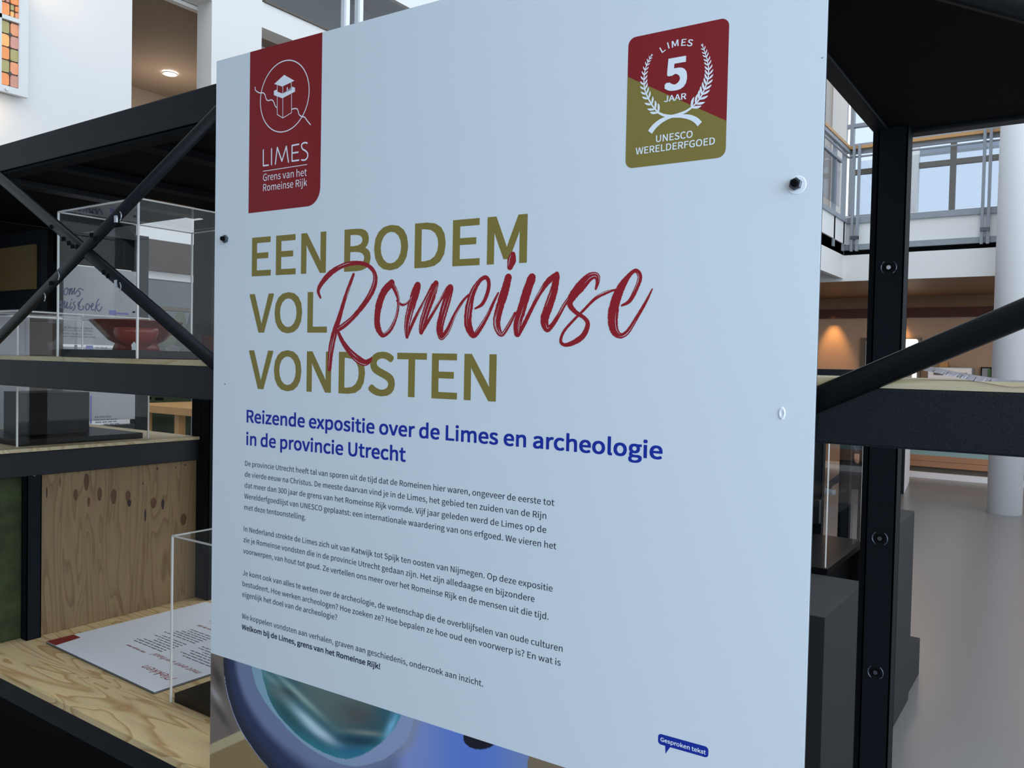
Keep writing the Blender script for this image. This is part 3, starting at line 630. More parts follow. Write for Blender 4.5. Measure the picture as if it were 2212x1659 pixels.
for j in range(nz+1):
    row = []; rc = []
    for i in range(nx+1):
        u = UL+.0004+(UR-UL-.0008)*i/nx; w = ph_top+(z_lo-ph_top)*j/nz; row.append(bm.verts.new(lay(u, w, LV))); rc.append(photo(*topx(u, w)))
    g.append(row); cc.append(rc)
for j in range(nz):
    for i in range(nx):
        f = bm.faces.new((g[j][i], g[j+1][i], g[j+1][i+1], g[j][i+1]))
        for lp, (a, b) in zip(f.loops, ((j, i), (j+1, i), (j+1, i+1), (j, i+1))): lp[cl] = cc[a][b]
mp_ = mat('photo_print', (1, 1, 1, 1), .4); va = mp_.node_tree.nodes.new('ShaderNodeVertexColor'); va.layer_name = 'ink'
mp_.node_tree.links.new(va.outputs[0], mp_.node_tree.nodes['Principled BSDF'].inputs['Base Color'])
me = bpy.data.meshes.new('photo_print'); bm.to_mesh(me); bm.free(); o = link('photo_print', me, mp_, panel); o['label'] = 'printed close-up of a blue rim around teal glass'
# --- bolts, dimple, drilled plug
def hexnut(px, py, r, dep, washer):
    u, w = pl(px, py); root = None
    if washer:
        bm = bmesh.new(); c = (u+.0008, w-.001); n = 40
        for ra, rb2, h in ((.0, .0105, .0006), (.0105, .0112, .0008)):
            A = [bm.verts.new(lay(c[0]+rb2*math.cos(t), c[1]+rb2*math.sin(t), h)) for t in [k*2*math.pi/n for k in range(n)]]
            B = [bm.verts.new(lay(c[0]+rb2*math.cos(t)*1.06, c[1]+rb2*math.sin(t)*1.06, 0)) for t in [k*2*math.pi/n for k in range(n)]]
            bm.faces.new(A)
            for k in range(n): bm.faces.new((A[k], A[(k+1) % n], B[(k+1) % n], B[k]))
            break
        obj('washer', bm, M['pwhite'], panel, False)
    bm = bmesh.new()
    A = [bm.verts.new(lay(u+r*math.cos(t), w+r*math.sin(t), .0006)) for t in [k*math.pi/3+.35 for k in range(6)]]
    B = [bm.verts.new(lay(u+r*math.cos(t), w+r*math.sin(t), dep)) for t in [k*math.pi/3+.35 for k in range(6)]]
    for k in range(6): bm.faces.new((A[k], A[(k+1) % 6], B[(k+1) % 6], B[k]))
    bm.faces.new(B); bmesh.ops.bevel(bm, geom=[e for e in bm.edges if all(v in B for v in e.verts)], offset=.0008, segments=1, affect='EDGES')
    nt_ = obj('hex_nut', bm, M['steel'], panel)
    bm = bmesh.new(); tube(bm, [lay(u, w, dep-.001), lay(u, w, dep+.0045), lay(u, w, dep+.0055)], [r*.55, r*.55, r*.4], 20); obj('bolt_end', bm, M['blackmatt'], nt_)
hexnut(1719.5, 398, .0075, .0055, True); hexnut(488.5, 516.5, .0072, .006, False)
bm = bmesh.new(); u, w = pl(1689, 893); n = 24
for k, (ru, rw, h) in enumerate(((.0052, .0082, 0), (.0040, .0066, .0009), (.0026, .0045, .0003))): pass
R_ = [[bm.verts.new(lay(u+ru*math.cos(t), w+rw*math.sin(t), h)) for t in [k*2*math.pi/n for k in range(n)]] for ru, rw, h in ((.0042, .0080, .00002), (.0030, .0062, .0014), (.0018, .0038, .0004))]
for a, b in zip(R_, R_[1:]):
    for k in range(n): bm.faces.new((a[k], a[(k+1) % n], b[(k+1) % n], b[k]))
bm.faces.new(R_[-1]); obj('raised_dimple', bm, M['pwhite'], panel, True)
for px, py, r_ in ((486, 830, .0022), (489, 533, .0012), (1776, 125, .0012)):
    u, w = pl(px, py); npoly('drill_mark', [(u+r_*math.cos(t), w+r_*.7*math.sin(t)) for t in [k*math.pi/6 for k in range(12)]], M['greyceil'], 1)

# ================================================================== RACKS
YB = 1.006      # front face of the beams
def post(root, x0, x1, y0, y1, zb, zt, holes_front=True, holes_x=None):
    bm = bmesh.new(); t = .003
    abox(bm, x0+.012, x1, y0, y0+t, zb, zt); abox(bm, x1-t, x1, y0, y1, zb, zt); abox(bm, x0+.012, x0+.012+t, y0, y1-.01, zb, zt); abox(bm, x0, x0+.012, y0+.012, y0+.015, zb, zt)
    abox(bm, x0+.012, x1, y1-t, y1, zb, zt)
    p = obj('post', bm, M['postblack'], root)
    if holes_front:
        z = zb+.1; cx = (x0+.012+x1)/2
        zz = [.202-.2677*k for k in range(0, 7)]
        for zc in zz:
            if not zb < zc < zt: continue
            for sgn in (-1, 1):
                bm = bmesh.new(); pts = [(cx+sgn*.014*math.cos(a), y0-.0006, zc+.014*math.sin(a)) for a in [math.radians(-55+11*k) for k in range(11)]]; tube(bm, pts, .0012, 6)
                obj('slot_rim', bm, M['steel'], p)
            bm = bmesh.new(); tube(bm, [(cx, y0+.001, zc), (cx, y0-.0018, zc)], .0085, 16); obj('bolt_head', bm, M['blackmatt'], p)
            bm = bmesh.new(); tube(bm, [(cx, y0-.001, zc), (cx, y0-.0024, zc)], .0042, 12); obj('bolt_socket', bm, M['zinc'] if zc > 0 else M['steel'], p)
    return p
def brace(root, p0, p1, wd=.030, y=.994, dep=.011, slots=()):
    """pressed half-round steel strip between two points of the front plane"""
    a, b = Vector((p0[0], 0, p0[1])), Vector((p1[0], 0, p1[1])); d = (b-a).normalized(); nrm = Vector((-d.z, 0, d.x)); prof = []
    for k in range(9): t = math.pi*k/8; prof.append((wd/2*math.cos(t), dep*math.sin(t)**.7))
    bm = bmesh.new(); rings = []
    for p in (a, b):
        rings.append([bm.verts.new(p+nrm*o_+Vector((0, y+dep-h, 0))) for o_, h in prof])
    A, B = rings
    for k in range(8): bm.faces.new((A[k], A[k+1], B[k+1], B[k]))
    bm.faces.new((A[8], A[0], B[0], B[8])); bm.faces.new(A); bm.faces.new(B[::-1])
    o_ = obj('brace', bm, M['black'], root)
    for p in o_.data.polygons: p.use_smooth = len(p.vertices) == 4 and abs(p.normal.y) > .05
    for px, py, kind in slots:
        c = at('y', y, px, py)
        bm = bmesh.new()
        if kind == 'c': tube(bm, [(c.x+.008*math.cos(t)-.004, y-.0012, c.z+.010*math.sin(t)) for t in [math.radians(-70+20*k) for k in range(8)]], .0013, 6); obj('slot_rim', bm, M['zinc'], o_)
        elif kind == 's': abox(bm, c.x-.005, c.x+.005, y-.0012, y+.002, c.z-.0075, c.z+.0075); obj('slot', bm, M['zinc'], o_)
        else: abox(bm, c.x-.005, c.x+.005, y-.0012, y+.002, c.z-.005, c.z+.005); obj('slot', bm, M['blackmatt'], o_)
    return o_
def beam(root, x0, x1, y0, y1, z0, z1): return box('beam', x0, x1, y0, y1, z0, z1, M['black'], root, .0025)
# left rack
rk = thing('display_rack', 'black steel display rack with plywood shelves left of the white panel', 'rack', (-1.93, 1.4, FZ))
XL, XR, YK = -2.51, -1.36, 1.80
post(rk, XR-.055, XR, 1.03, 1.08, FZ, .55, False); post(rk, XL-.012, XL+.05, 1.722, YK, FZ, .55, False); post(rk, XR-.055, XR, YK-.055, YK, FZ, .55, False); post(rk, XL-.06, XL-.01, 1.01, 1.06, FZ, .55, False)
for z0, z1 in ((.472, .540), (-.088, -.021), (-.915, -.862)):
    beam(rk, XL-.06, XR, YB, YB+.03, z0, z1); beam(rk, XL, XR, YK-.03, YK, z0, z1-.01)
box('beam_lip', XL-.06, XR, YB+.004, YB+.045, .464, .470, M['postblack'], rk)
box('beam_lip', XL-.06, XR, YB+.004, YB+.03, -.955, -.918, M['blackmatt'], rk)
box('top_deck', XL, XR, YB+.03, YK-.03, .488, .50, M['blackmatt'], rk); 
for x in (-2.2, -1.8): box('deck_support', x, x+.05, YB+.05, YK-.04, .470, .487, M['postblack'], rk)
box('middle_shelf', XL-.05, XR, YB+.002, YK-.002, -.0205, -.010, M['plyshelf'], rk)
box('bottom_shelf', XL-.045, XR, YB-.004, YK+.25, -.861, -.845, M['plytop'], rk)
beam(rk, XL, XL+.03, 1.08, YK-.055, .472, .54)
box('post_flange', XL-.05, XL+.001, 1.7215, 1.745, FZ+.01, .47, M['postblack'], rk)
box('under_shelf_shade', XL-.06, XR, YB+.03, YB+.04, FZ+.01, -.918, M['blackmatt'], rk)  # black sheet added for the shaded interior below the bottom shelf
brace(rk, (-2.43, -.007), (-1.38, .498), slots=[(261, 467, 'c'), (250, 473, 's'), (197, 508, 'b'), (205, 515, 'b'), (127, 596, 'c'), (109, 612, 'b'), (97, 642, 'c')])
brace(rk, (-2.44, .502), (-1.38, -.037), y=1.004-.004, slots=[(250, 612, 's'), (260, 620, 'c'), (110, 490, 'b'), (136, 516, 'b'), (148, 525, 'b'), (156, 532, 'b'), (166, 533, 'b'), (224, 588, 'b'), (233, 596, 'b')])
# right rack
r2 = thing('display_rack', 'black steel display rack right of the white panel, under a dark top', 'rack', (.3, 1.4, FZ))
XA, XB = -.361, 1.0
post(r2, XA, XA+.066, 1.03, 1.08, FZ, .62, False); post(r2, XB-.06, XB, 1.03, 1.08, FZ, .62, False); post(r2, XB-.06, XB, 1.75, 1.80, FZ, .62, False)
post(r2, XA, XA+.066, 1.75, 1.80, FZ, .50, True)
beam(r2, XA, XB, YB, YB+.03, .49, .60); box('beam_lip', XA, XB, YB+.004, YB+.05, .468, .486, M['black'], r2)
beam(r2, XA, XB, YB, YB+.03, -.088, -.021)
beam(r2, XA+.002, XA+.03, 1.08, 1.75, .470, .54); beam(r2, XA, XB, 1.785, 1.82, .468, .56)
box('top_deck', XA+.03, XB, YB+.03, 1.785, .475, .487, M['blackmatt'], r2)
box('middle_shelf', XA, XB, YB+.002, 1.32, -.0205, -.010, M['plyshelf'], r2)
brace(r2, (-.355, -.083), (.9, .523), y=.9965, dep=.009); brace(r2, (-.345, .529), (.9, -.13), y=1.0)
# perpendicular rack behind the left one
r3 = thing('display_rack', 'black steel rack running into the depth behind the left rack', 'rack', (-2.9, 1.2, FZ))
post(r3, -2.56, -2.515, 1.155, 1.196, FZ, -.362, False); post(r3, -3.32, -3.27, 1.07, 1.12, FZ, .5, False); post(r3, -3.32, -3.27, 1.93, 1.985, FZ, .5, False)
for y0, y1 in ((1.068, YK-.080), ): beam(r3, -2.56, -2.512, y0, y1, -.361, -.291); beam(r3, -2.56, -2.512, y0, y1, .475, .54)
beam(r3, -3.3, -3.27, 1.12, 1.93, -.361, -.291); beam(r3, -3.3, -3.27, 1.12, 1.93, .475, .54); beam(r3, -3.27, -2.56, YK-.08, YK-.05, -.361, -.291)
box('shelf', -3.27, -2.513, 1.068, 1.7205, -.290, -.280, M['plyshelf'], r3)
box('top_deck', -3.3, -2.58, 1.068, YK-.1, .478, .49, M['blackmatt'], r3)
box('back_panel', -3.30, -3.285, 1.12, 1.645, .14, .475, M['blackmatt'], r3); box('back_panel', -3.30, -3.285, 1.60, 1.93, .352, .475, M['blackmatt'], r3)
# far rack behind the right one
r4 = thing('display_rack', 'black rack partly hidden behind the right post, further into the hall', 'rack', (-1.5, 4.6, FZ))
for x in (-2.3, -1.13, -.90):
    post(r4, x, x+.06, 4.3, 4.35, FZ, -.0, False); post(r4, x, x+.06, 4.9, 4.95, FZ, -.0, False)
beam(r4, -2.3, -.84, 4.26, 4.3, -.085, .0); beam(r4, -2.3, -.84, 4.92, 4.96, -.05, .0); box('shelf', -2.3, -.84, 4.3, 4.92, -.03, -.018, M['pedestal'], r4); beam(r4, -2.3, -1.07, 4.26, 4.3, -.78, -.66)
for r_ in (rk, r2, r3, r4): settle(r_)

# ================================================================== PANELS AND BOARDS ON THE RACKS
kp = thing('knotty_plywood_panel', 'dark knotty plywood panel closing the lower end of the left rack', 'panel', (-2.53, 1.46, -.845))
box('sheet', -2.545, -2.530, 1.198, 1.7205, -.844, -.362, M['plyknot'], kp)
K = [(738, 1110, 22, 75, 0), (645, 1220, 19, 50, 0), (850, 1215, 20, 58, 0), (970, 1235, 25, 65, 0), (1092, 1230, 22, 46, 0), (1103, 1290, 17, 32, 1), (1390, 1300, 13, 46, 1), (1310, 1290, 26, 44, 2), (1565, 1430, 26, 50, 0), (1240, 1395, 8, 56, 1), (400, 1200, 6, 50, 1), (513, 1110, 5, 45, 0), (1343, 997, 9, 10, 1), (1220, 1125, 6, 8, 1), (1672, 1310, 14, 70, 1), (757, 1280, 12, 42, 2), (1500, 985, 5, 6, 1), (1580, 965, 6, 8, 1)]
for x, y, a, b, k in K:
    c = at('x', -2.5298, x/3.95, 760+y/3.95); e1 = at('x', -2.5298, (x+a)/3.95, 760+y/3.95); e2 = at('x', -2.5298, x/3.95, 760+(y+b)/3.95)
    if not 1.21 < c.y < 1.715: continue
    ry, rz = abs(e1.y-c.y), abs(e2.z-c.z); ry = min(ry, 1.719-c.y)
    bm = bmesh.new(); ring = []
    for s_, h in ((1, 0), (.8, .0006)):
        ring.append([bm.verts.new((-2.53+h, c.y+ry*s_*math.cos(t)*(1+.08*math.sin(3*t)), c.z+rz*s_*math.sin(t))) for t in [q*math.pi/10 for q in range(20)]])
    for q in range(20): bm.faces.new((ring[0][q], ring[0][(q+1) % 20], ring[1][(q+1) % 20], ring[1][q]))
    bm.faces.new(ring[1]); obj('knot', bm, [M['knot'], M['knotdark'], M['knot']][k], kp)
settle(kp)
tag(box('moss_panel', -2.575, -2.562, 1.064, 1.19, -1.49, -.362, M['moss']), 'moss-green mottled panel at the far lower left beside the plywood', 'panel')
mb = thing('mustard_board', 'dim mustard board in a black frame at the left edge', 'board', (-3.0, 1.32, .2))
box('sheet', -3.25, -2.817, 1.31, 1.32, .207, .352, M['mustard'], mb); box('frame', -3.255, -2.79, 1.32, 1.34, .126, .40, M['postblack'], mb); settle(mb)
# printed boards seen behind the left rack
sb = thing('sign_board', 'pale board with slanted blue handwriting behind the clear left case', 'sign', (-3.26, 1.8, .03))
box('board', -3.269, -3.262, 1.628, 1.925, .035, .345, M['sign_dimmed'], sb)
def xtext(name, s, p0, p1, cap, m, parent, X, offset=0, shear=0):
    """print on a board facing +x; p0,p1 = pixels of the baseline ends"""
    a, b = at('x', X, *p0), at('x', X, *p1); me = text_mesh(s, offset); xs = [v.co.x for v in me.vertices]; x0, x1 = min(xs), max(xs)
    for v in me.vertices:
        x, y = (v.co.x-x0)/(x1-x0), v.co.y/CAP*cap; v.co = Vector((X, a.y+(b.y-a.y)*x+shear*y, a.z+(b.z-a.z)*x+y))
    me.update(); return link(name, me, m, parent)
M['slateblue'] = mat('print_slate_blue', srgb(60, 68, 110), .5, noise=(20, .05)); M['lilac'] = mat('print_lilac', srgb(104, 104, 168), .5, noise=(20, .05)); M['greyink'] = mat('print_grey', srgb(110, 110, 122), .5, noise=(20, .05))
hw = bmesh.new()
def xstroke(pts, wd=.0022):
    q = smooth([at('x', -3.2612, 100+x/8.732, 600+y/8.732)[1:] for x, y in pts], 6)
    for i in range(len(q)-1):
        (y0, z0), (y1, z1) = q[i], q[i+1]; d = math.hypot(y1-y0, z1-z0) or 1; ny, nz = -(z1-z0)/d*wd, (y1-y0)/d*wd
        hw.faces.new([hw.verts.new((-3.2612, a, b)) for a, b in ((y0+ny, z0+nz), (y1+ny, z1+nz), (y1-ny, z1-nz), (y0-ny, z0-nz))])
for st in ([(395, 190), (350, 220), (335, 280), (350, 325), (385, 310), (410, 250), (405, 200), (385, 185)], [(400, 215), (440, 225), (455, 200), (440, 270), (432, 325)], [(440, 290), (475, 210), (490, 195), (485, 260), (478, 318)], [(480, 310), (520, 240), (540, 190), (530, 250), (525, 300), (540, 300), (590, 230)], [(655, 200), (620, 205), (600, 240), (640, 275), (625, 330), (590, 355), (570, 335)], [(660, 210), (690, 225), (705, 240)],
           [(240, 490), (275, 470), (280, 440), (255, 435), (240, 470)], [(235, 540), (270, 560), (300, 480), (310, 440), (300, 520), (290, 580)], [(295, 550), (345, 450), (355, 440), (345, 520), (350, 575), (400, 480)], [(400, 450), (385, 530), (400, 580), (430, 540)], [(485, 400), (480, 430)], [(470, 460), (450, 530), (460, 590), (500, 540)], [(550, 450), (510, 480), (545, 540), (520, 600), (490, 620)],
           [(690, 385), (650, 440), (610, 540), (625, 600), (680, 600), (705, 550), (680, 530)], [(640, 560), (600, 500), (625, 450)], [(780, 480), (745, 530), (750, 590), (790, 600), (815, 540), (790, 480)], [(815, 520), (860, 550), (890, 500), (870, 480), (850, 540), (865, 610), (910, 590)], [(995, 395), (950, 480), (920, 640)], [(1010, 490), (960, 530), (950, 560), (990, 630), (1030, 590), (1050, 540)]): xstroke(st)
obj('handwriting', hw, M['slateblue'], sb)
def xq(name, x0, y0, x1, y1, m, parent, X=-3.261):
    a = at('x', X, x0, y0); b = at('x', X, x1, y1); return box(name, X-.001, X, a.y, b.y, a.z, b.z, m, parent)
xq('pictogram', 236, 670, 251, 681, M['lilac'], sb); xq('speech_balloon', 253, 675, 278, 680, M['lilac'], sb)
bm = bmesh.new(); c = at('x', -3.261, 289, 674); tube(bm, [(-3.262, c.y, c.z), (-3.256, c.y, c.z)], .004, 12); obj('bolt_head', bm, M['blackmatt'], sb)
settle(sb)
s2 = thing('text_board', 'pale board with grey lines of text and small pictograms behind the bowls', 'sign', (-3.26, 1.75, -.28))
box('board', -3.268, -3.262, 1.628, 1.925, -.27, .025, M['sign_dimmed'], s2)
for k, (x0, x1, y) in enumerate(((135, 200, 707), (136, 202, 713), (136, 200, 720), (137, 206, 726), (206, 232, 751), (206, 228, 757), (205, 240, 901), (205, 253, 907.5), (206, 252, 912.5), (224, 258, 917))):
    a = at('x', -3.261, x0, y); b = at('x', -3.261, x1, y+(x1-x0)*.03); bm = bmesh.new(); h = .0035 if k in (0, 6) else .0022
    yy = a.y
    while yy < b.y:                                           # words of a line, as dashes of print
        e = min(b.y, yy+random.uniform(.012, .03)); abox(bm, -3.2615, -3.2608, yy, e, a.z-h, a.z+h); yy = e+.004
    obj('print_line', bm, M['greyink'], s2)
xq('pictogram', 186, 746, 201, 757, M['lilac'], s2); xq('pictogram', 161, 745, 167, 754, M['greyink'], s2)
xq('dark_print_strip', 195, 855, 198, 915, M['lilac'], s2)
settle(s2)
pb = thing('wall_board', 'pale beige board with an inset grey screen at the left edge', 'board', (-3.26, 1.4, -.28))
yk_ = at('x', -3.262, 64, 720).y; box('board', -3.269, -3.262, 1.07, yk_, -.278, .13, M['sign_dimmed'], pb); box('dark_strip', -3.269, -3.262, yk_, 1.627, -.278, .13, M['lintel'], pb); xq('screen', -20, 861, 22, 924, M['rail'], pb, -3.261); settle(pb)

# ================================================================== SHOW CASES
def case(name, label, x0, x1, y0, y1, z0, z1, slab_h, base=None, inset=.012, t=.004):
    root = thing(name, label, 'showcase', ((x0+x1)/2, (y0+y1)/2, z0), )
    for nm, a in (('front_sheet', (x0, x1, y0, y0+t, z0, z1)), ('rear_sheet', (x0, x1, y1-t, y1, z0, z1)), ('side_sheet', (x0, x0+t, y0+t, y1-t, z0, z1)), ('side_sheet', (x1-t, x1, y0+t, y1-t, z0, z1)), ('top_sheet', (x0, x1, y0, y1, z1, z1+t))):
        bm = bmesh.new(); xa, xb, ya, yb, za, zb = a; d = [xb-xa, yb-ya, zb-za]; i = d.index(min(d))
        if i == 0: v = [(xb if x1-xb < 1e-6 else xa, ya, za), (xb if x1-xb < 1e-6 else xa, yb, za), (xb if x1-xb < 1e-6 else xa, yb, zb), (xb if x1-xb < 1e-6 else xa, ya, zb)]
        elif i == 1: yy = ya if abs(ya-y0) < 1e-6 else yb; v = [(xa, yy, za), (xb, yy, za), (xb, yy, zb), (xa, yy, zb)]
        else: v = [(xa, ya, zb), (xb, ya, zb), (xb, yb, zb), (xa, yb, zb)]
        bm.faces.new([bm.verts.new(p) for p in v]); obj(nm, bm, M['acrylic'], root)
    e = .0022
    for x in (x0, x1):
        for y in (y0, y1): box('polished_edge', x-e if x == x0 else x-e, x+e, y-e, y+e, z0, z1, M['edge'], root)
    for y in (y0, y1): box('polished_edge', x0, x1, y-e, y+e, z1-e*.8, z1+e*.8, M['edge'], root)
    for x in (x0, x1): box('polished_edge', x-e, x+e, y0, y1, z1-e*.8, z1+e*.8, M['edge'], root)
    if slab_h: box('base_slab', x0+inset, x1-inset, y0+inset, y1-inset, z0, z0+slab_h, base or M['slab'], root)
    settle(root); return root
case('acrylic_showcase', 'clear acrylic case holding the red bowls on the left middle shelf', -2.233, -1.857, 1.10, 1.496, -.0095, .371, .020, M['slab'], .006)
case('acrylic_showcase', 'clear acrylic case holding a black block at the far left', -3.0, -2.572, 1.152, 1.565, -.2795, .121, .018)
case('acrylic_showcase', 'low clear acrylic case on the plywood tabletop beside the white panel', -1.80, -1.42, 1.161, 1.56, -.8445, -.437, .022, M['slab'], .006)
tag(box('black_block', -2.86, -2.70, 1.240, 1.434, -.261, -.127, M['slab'], None, .001), 'glossy black block standing inside the far left acrylic case', 'block')
def bowl(name, label, c, prof, cat='bowl'):
    bm = bmesh.new(); lathe(bm, prof, (0, 0, 0), 64); o = obj(name, bm, M['terra'], None, True); o.location = c; return tag(o, label, cat)
zb_ = .0108
cc_ = at('y', 1.33, 295, 735)
bowl('red_bowl', 'wide flaring red pottery bowl, largest, in the clear case', (cc_.x, 1.33, zb_), [(.0, .004), (.052, .004), (.056, 0), (.064, 0), (.060, .012), (.056, .020), (.075, .030), (.123, .082), (.127, .084), (.122, .086), (.1, .065), (.06, .03), (0, .024)])
c2 = at('y', 1.165, 294, 730)
bowl('red_bowl', 'round hemispherical red bowl in front of the wide flaring one', (c2.x, 1.165, zb_), [(.0, .002), (.018, .002), (.020, 0), (.024, 0), (.022, .006), (.034, .013), (.046, .026), (.052, .044), (.053, .056), (.050, .056), (.048, .044), (.03, .014), (0, .008)])
bowl('red_bowl', 'low red dish behind the flaring bowl, cut off by the panel', (-1.955, 1.42, zb_), [(.0, .002), (.04, .002), (.042, 0), (.048, 0), (.046, .008), (.060, .014), (.070, .040), (.073, .042), (.068, .042), (.055, .018), (0, .012)])
for (px0, px1, yp0, yp1, Y, lb) in ((283, 294.5, 749, 762, 1.108, 'small white house-shaped label card at the case corner'), (354, 390, 748, 765, 1.44, 'wider white house-shaped label card right of the flaring bowl')):
    a = at('y', Y, px0, yp1); b = at('y', Y, px1, yp0); bm = bmesh.new(); wv = b.x-a.x; z0 = zb_; h = .014 if wv < .02 else .020
    prism(bm, [(a.x+wv*.15, z0), (b.x-wv*.15, z0), (b.x-wv*.12, z0+h*.35), (b.x, z0+h*.6), ((a.x+b.x)/2, z0+h), (a.x, z0+h*.6), (a.x+wv*.12, z0+h*.35)], 'y', Y, Y+.001)
    tag(obj('label_card', bm, M['pwhite']), lb, 'card')
# printed board lying upside down on the tabletop
p1 = at('z', -.838, 100, 1385); p2 = at('z', -.838, 333, 1494); p3 = at('z', -.838, 372, 1313)
ax = (p2-p1); ax.z = 0; Lx = ax.length; ax.normalize(); ay = Vector((-ax.y, ax.x, 0)); Ly = (p3-p1).dot(ay)
Ly = .52
tb = thing('text_board', 'white printed board with crimson script lying upside down on the tabletop', 'board', p1)
tb.matrix_world = Matrix(((ax.x, ay.x, 0, p1.x), (ax.y, ay.y, 0, p1.y), (0, 0, 1, -.8448), (0, 0, 0, 1)))
def tbx(name, x0, x1, y0, y1, z0, z1, m): o = box(name, x0, x1, y0, y1, z0, z1, m, tb); return o
Ly2 = min(Ly, 1.69-p1.y)
tbx('lower_sheet', 0, Lx, 0, Ly, 0, .0018, M['blackmatt']); tbx('middle_sheet', 0, Lx, 0, Ly, .0018, .0036, M['rail']); tbx('core_sheet', 0, Lx, 0, Ly, .0036, .0052, M['blackmatt']); tbx('printed_face', 0, Lx, 0, Ly, .0052, .0062, M['pwhite'])
bm = bmesh.new(); bm.faces.new([bm.verts.new(p) for p in ((.0, 0, .0064), (.055, 0, .0064), (.042, .078, .0064), (0, .078, .0064))]); obj('crimson_corner', bm, M['crimson'], tb)
def tloc(px, py): P = at('z', -.8384, px, py); d = P-p1; return d.dot(ax), d.dot(ay)
T_ = lambda x, y: tloc(90+x/5.672, 1300+y/5.672)
def ttext(name, s, a, b, cap, m, off=.01, shear=0):
    """a = start of the baseline, b = its end, cap may point either way"""
    me = text_mesh(s, off); xs = [v.co.x for v in me.vertices]; x0, x1 = min(xs), max(xs); A, B = Vector((*a, .0065)), Vector((*b, .0065)); d = B-A; n = Vector((d.y, -d.x, 0)).normalized()*(-1)
    for v in me.vertices:
        x, y = (v.co.x-x0)/(x1-x0), v.co.y/CAP*cap; v.co = A+d*x+n*y+d.normalized()*shear*y+Vector((0, 0, -v.co.z))
    me.update(); return link(name, me, m, tb)
ttext('title_text', 'Plekken', (Lx-.035, .085), (Lx-.175, .085), .024, M['scriptred'], .0, .45)
ttext('title_text', 'met een verhaal', (Lx-.02, .148), (Lx-.245, .148), .018, M['scriptred'], .0, .45)
ttext('heading_text', 'Hier vind je meer', (Lx-.275, .135), (Lx-.375, .135), .008, M['scriptred'], .02)
rn = random.Random(5); bm = bmesh.new()
def lines(xa, xb, y0, y1, step):
    y = y0
    while y < y1:
        x = xa; end = xb+rn.uniform(0, .05)
        while x > end:
            e = max(end, x-rn.uniform(.010, .03)); abox(bm, e, x, y-.0021, y+.0021, .0062, .00645); x = e-.0045
        y += step
lines(Lx-.04, Lx-.205, .185, .28, .0125); lines(Lx-.245, Lx-.40, .165, .245, .0125); lines(Lx-.235, Lx-.40, .262, .335, .0125); lines(Lx-.235, Lx-.40, .395, .48, .0125); lines(Lx-.04, Lx-.205, .33, .48, .0125)
obj('print_lines', bm, M['greyink'], tb)['kind'] = 'stuff'
ttext('heading_text', 'Op pad door de tijd', (Lx-.235, .365), (Lx-.375, .365), .009, M['scriptred'], .02)
# sheet of paper curving over the right shelf
pp_ = [(1992, 800, 0), (2030, 807, 0), (2080, 818, 0), (2130, 827, 0), (2190, 836, 0), (2240, 832, 0), (2300, 826, 0)]
bm = bmesh.new(); A = []; B = []; sm_ = smooth(pp_, 5)
for i, (x, y, _) in enumerate(sm_):
    q = at('y', 1.0062 if x > 2010 else 1.0085, x, y); A.append(bm.verts.new(q)); f = i/len(sm_); B.append(bm.verts.new((q.x*1.09, q.y+.09, max(q.z+.006, -.0088))))
for a, b, c, d in zip(A, A[1:], B[1:], B): bm.faces.new((a, b, c, d))
bmesh.ops.solidify(bm, geom=bm.faces[:], thickness=.0005); tag(obj('paper_sheet', bm, M['paper'], None, True), 'curling pale printed sheet lying on the right shelf', 'paper')
# pedestals, right case
tag(box('low_pedestal', -1.3, -.66, 2.74, 3.30, FZ, -.80, M['pedestal'], None, .002), 'low black pedestal just below the acrylic case on the right', 'pedestal')
tag(box('tall_pedestal', -1.4, -.81, 3.325, 4.0, FZ, -.803, M['blackmatt'], None, .002), 'black pedestal carrying the acrylic case on the right', 'pedestal')
tag(box('tall_pedestal', -.745, -.612, 3.68, 4.10, FZ, -.635, M['pedestal'], None, .002), 'slim tall charcoal pedestal right of the right rack post', 'pedestal')
tag(box('floor_block', -.79, -.625, 4.13, 4.48, FZ, -1.32, M['pedestal'], None, .002), 'small knee-high charcoal block on the floor behind the slim pedestal', 'block')
rc = case('acrylic_showcase', 'clear acrylic case on a black slab right of the panel, below the rack beam', -1.25, -.81, 3.345, 3.96, -.779, -.15, 0)
sl_ = box('base_slab', -1.27, -.797, 3.325, 4.0, -.8025, -.7795, M['slab']); sl_.data.transform(Matrix.Translation(-rc.location)); sl_.parent = rc
for nm, a in (('black_step', (-1.2, -1.02, 3.5, 3.6, -.779, -.70)),): tag(box(nm, *a, M['blackmatt']), 'black riser block inside the right acrylic case', 'block')
# bench with plants under it, seen between the left shelves
bn = thing('wooden_table', 'light wooden table seen far left between the rack shelves', 'table', (-4.9, 3.6, FZ))
a = at('y', 3.2, 301, 873.5); b = at('y', 3.2, 431, 885); c = at('y', 3.2, 301, 889); zt = (a.z+b.z)/2
box('tabletop', a.x-.15, b.x+.6, 3.2, 3.95, zt-.012, zt, M['wood'], bn); box('apron', a.x-.10, b.x+.55, 3.2, 3.23, c.z+.0, zt-.012, M['wood'], bn)
x1_ = at('y', 3.25, 303, 900).x; x2_ = at('y', 3.25, 380, 900).x
for x, w_ in ((x1_-.02, .10), (x2_, .05), (b.x+.45, .06)):
    for y in (3.24, 3.86): box('leg', x, x+w_, y, y+.05, FZ, zt-.012, M['wood'], bn)
for q in (335, 360):
    pa = at('y', 3.7, q, 868); bm = bmesh.new(); abox(bm, pa.x, pa.x+.05, 3.6, 3.64, zt+.0005, zt+.02); tag(obj('small_dark_box', bm, M['blackmatt']), 'tiny dark box on the far wooden table, %s' % ('left one' if q == 335 else 'right one'), 'box')
settle(bn)
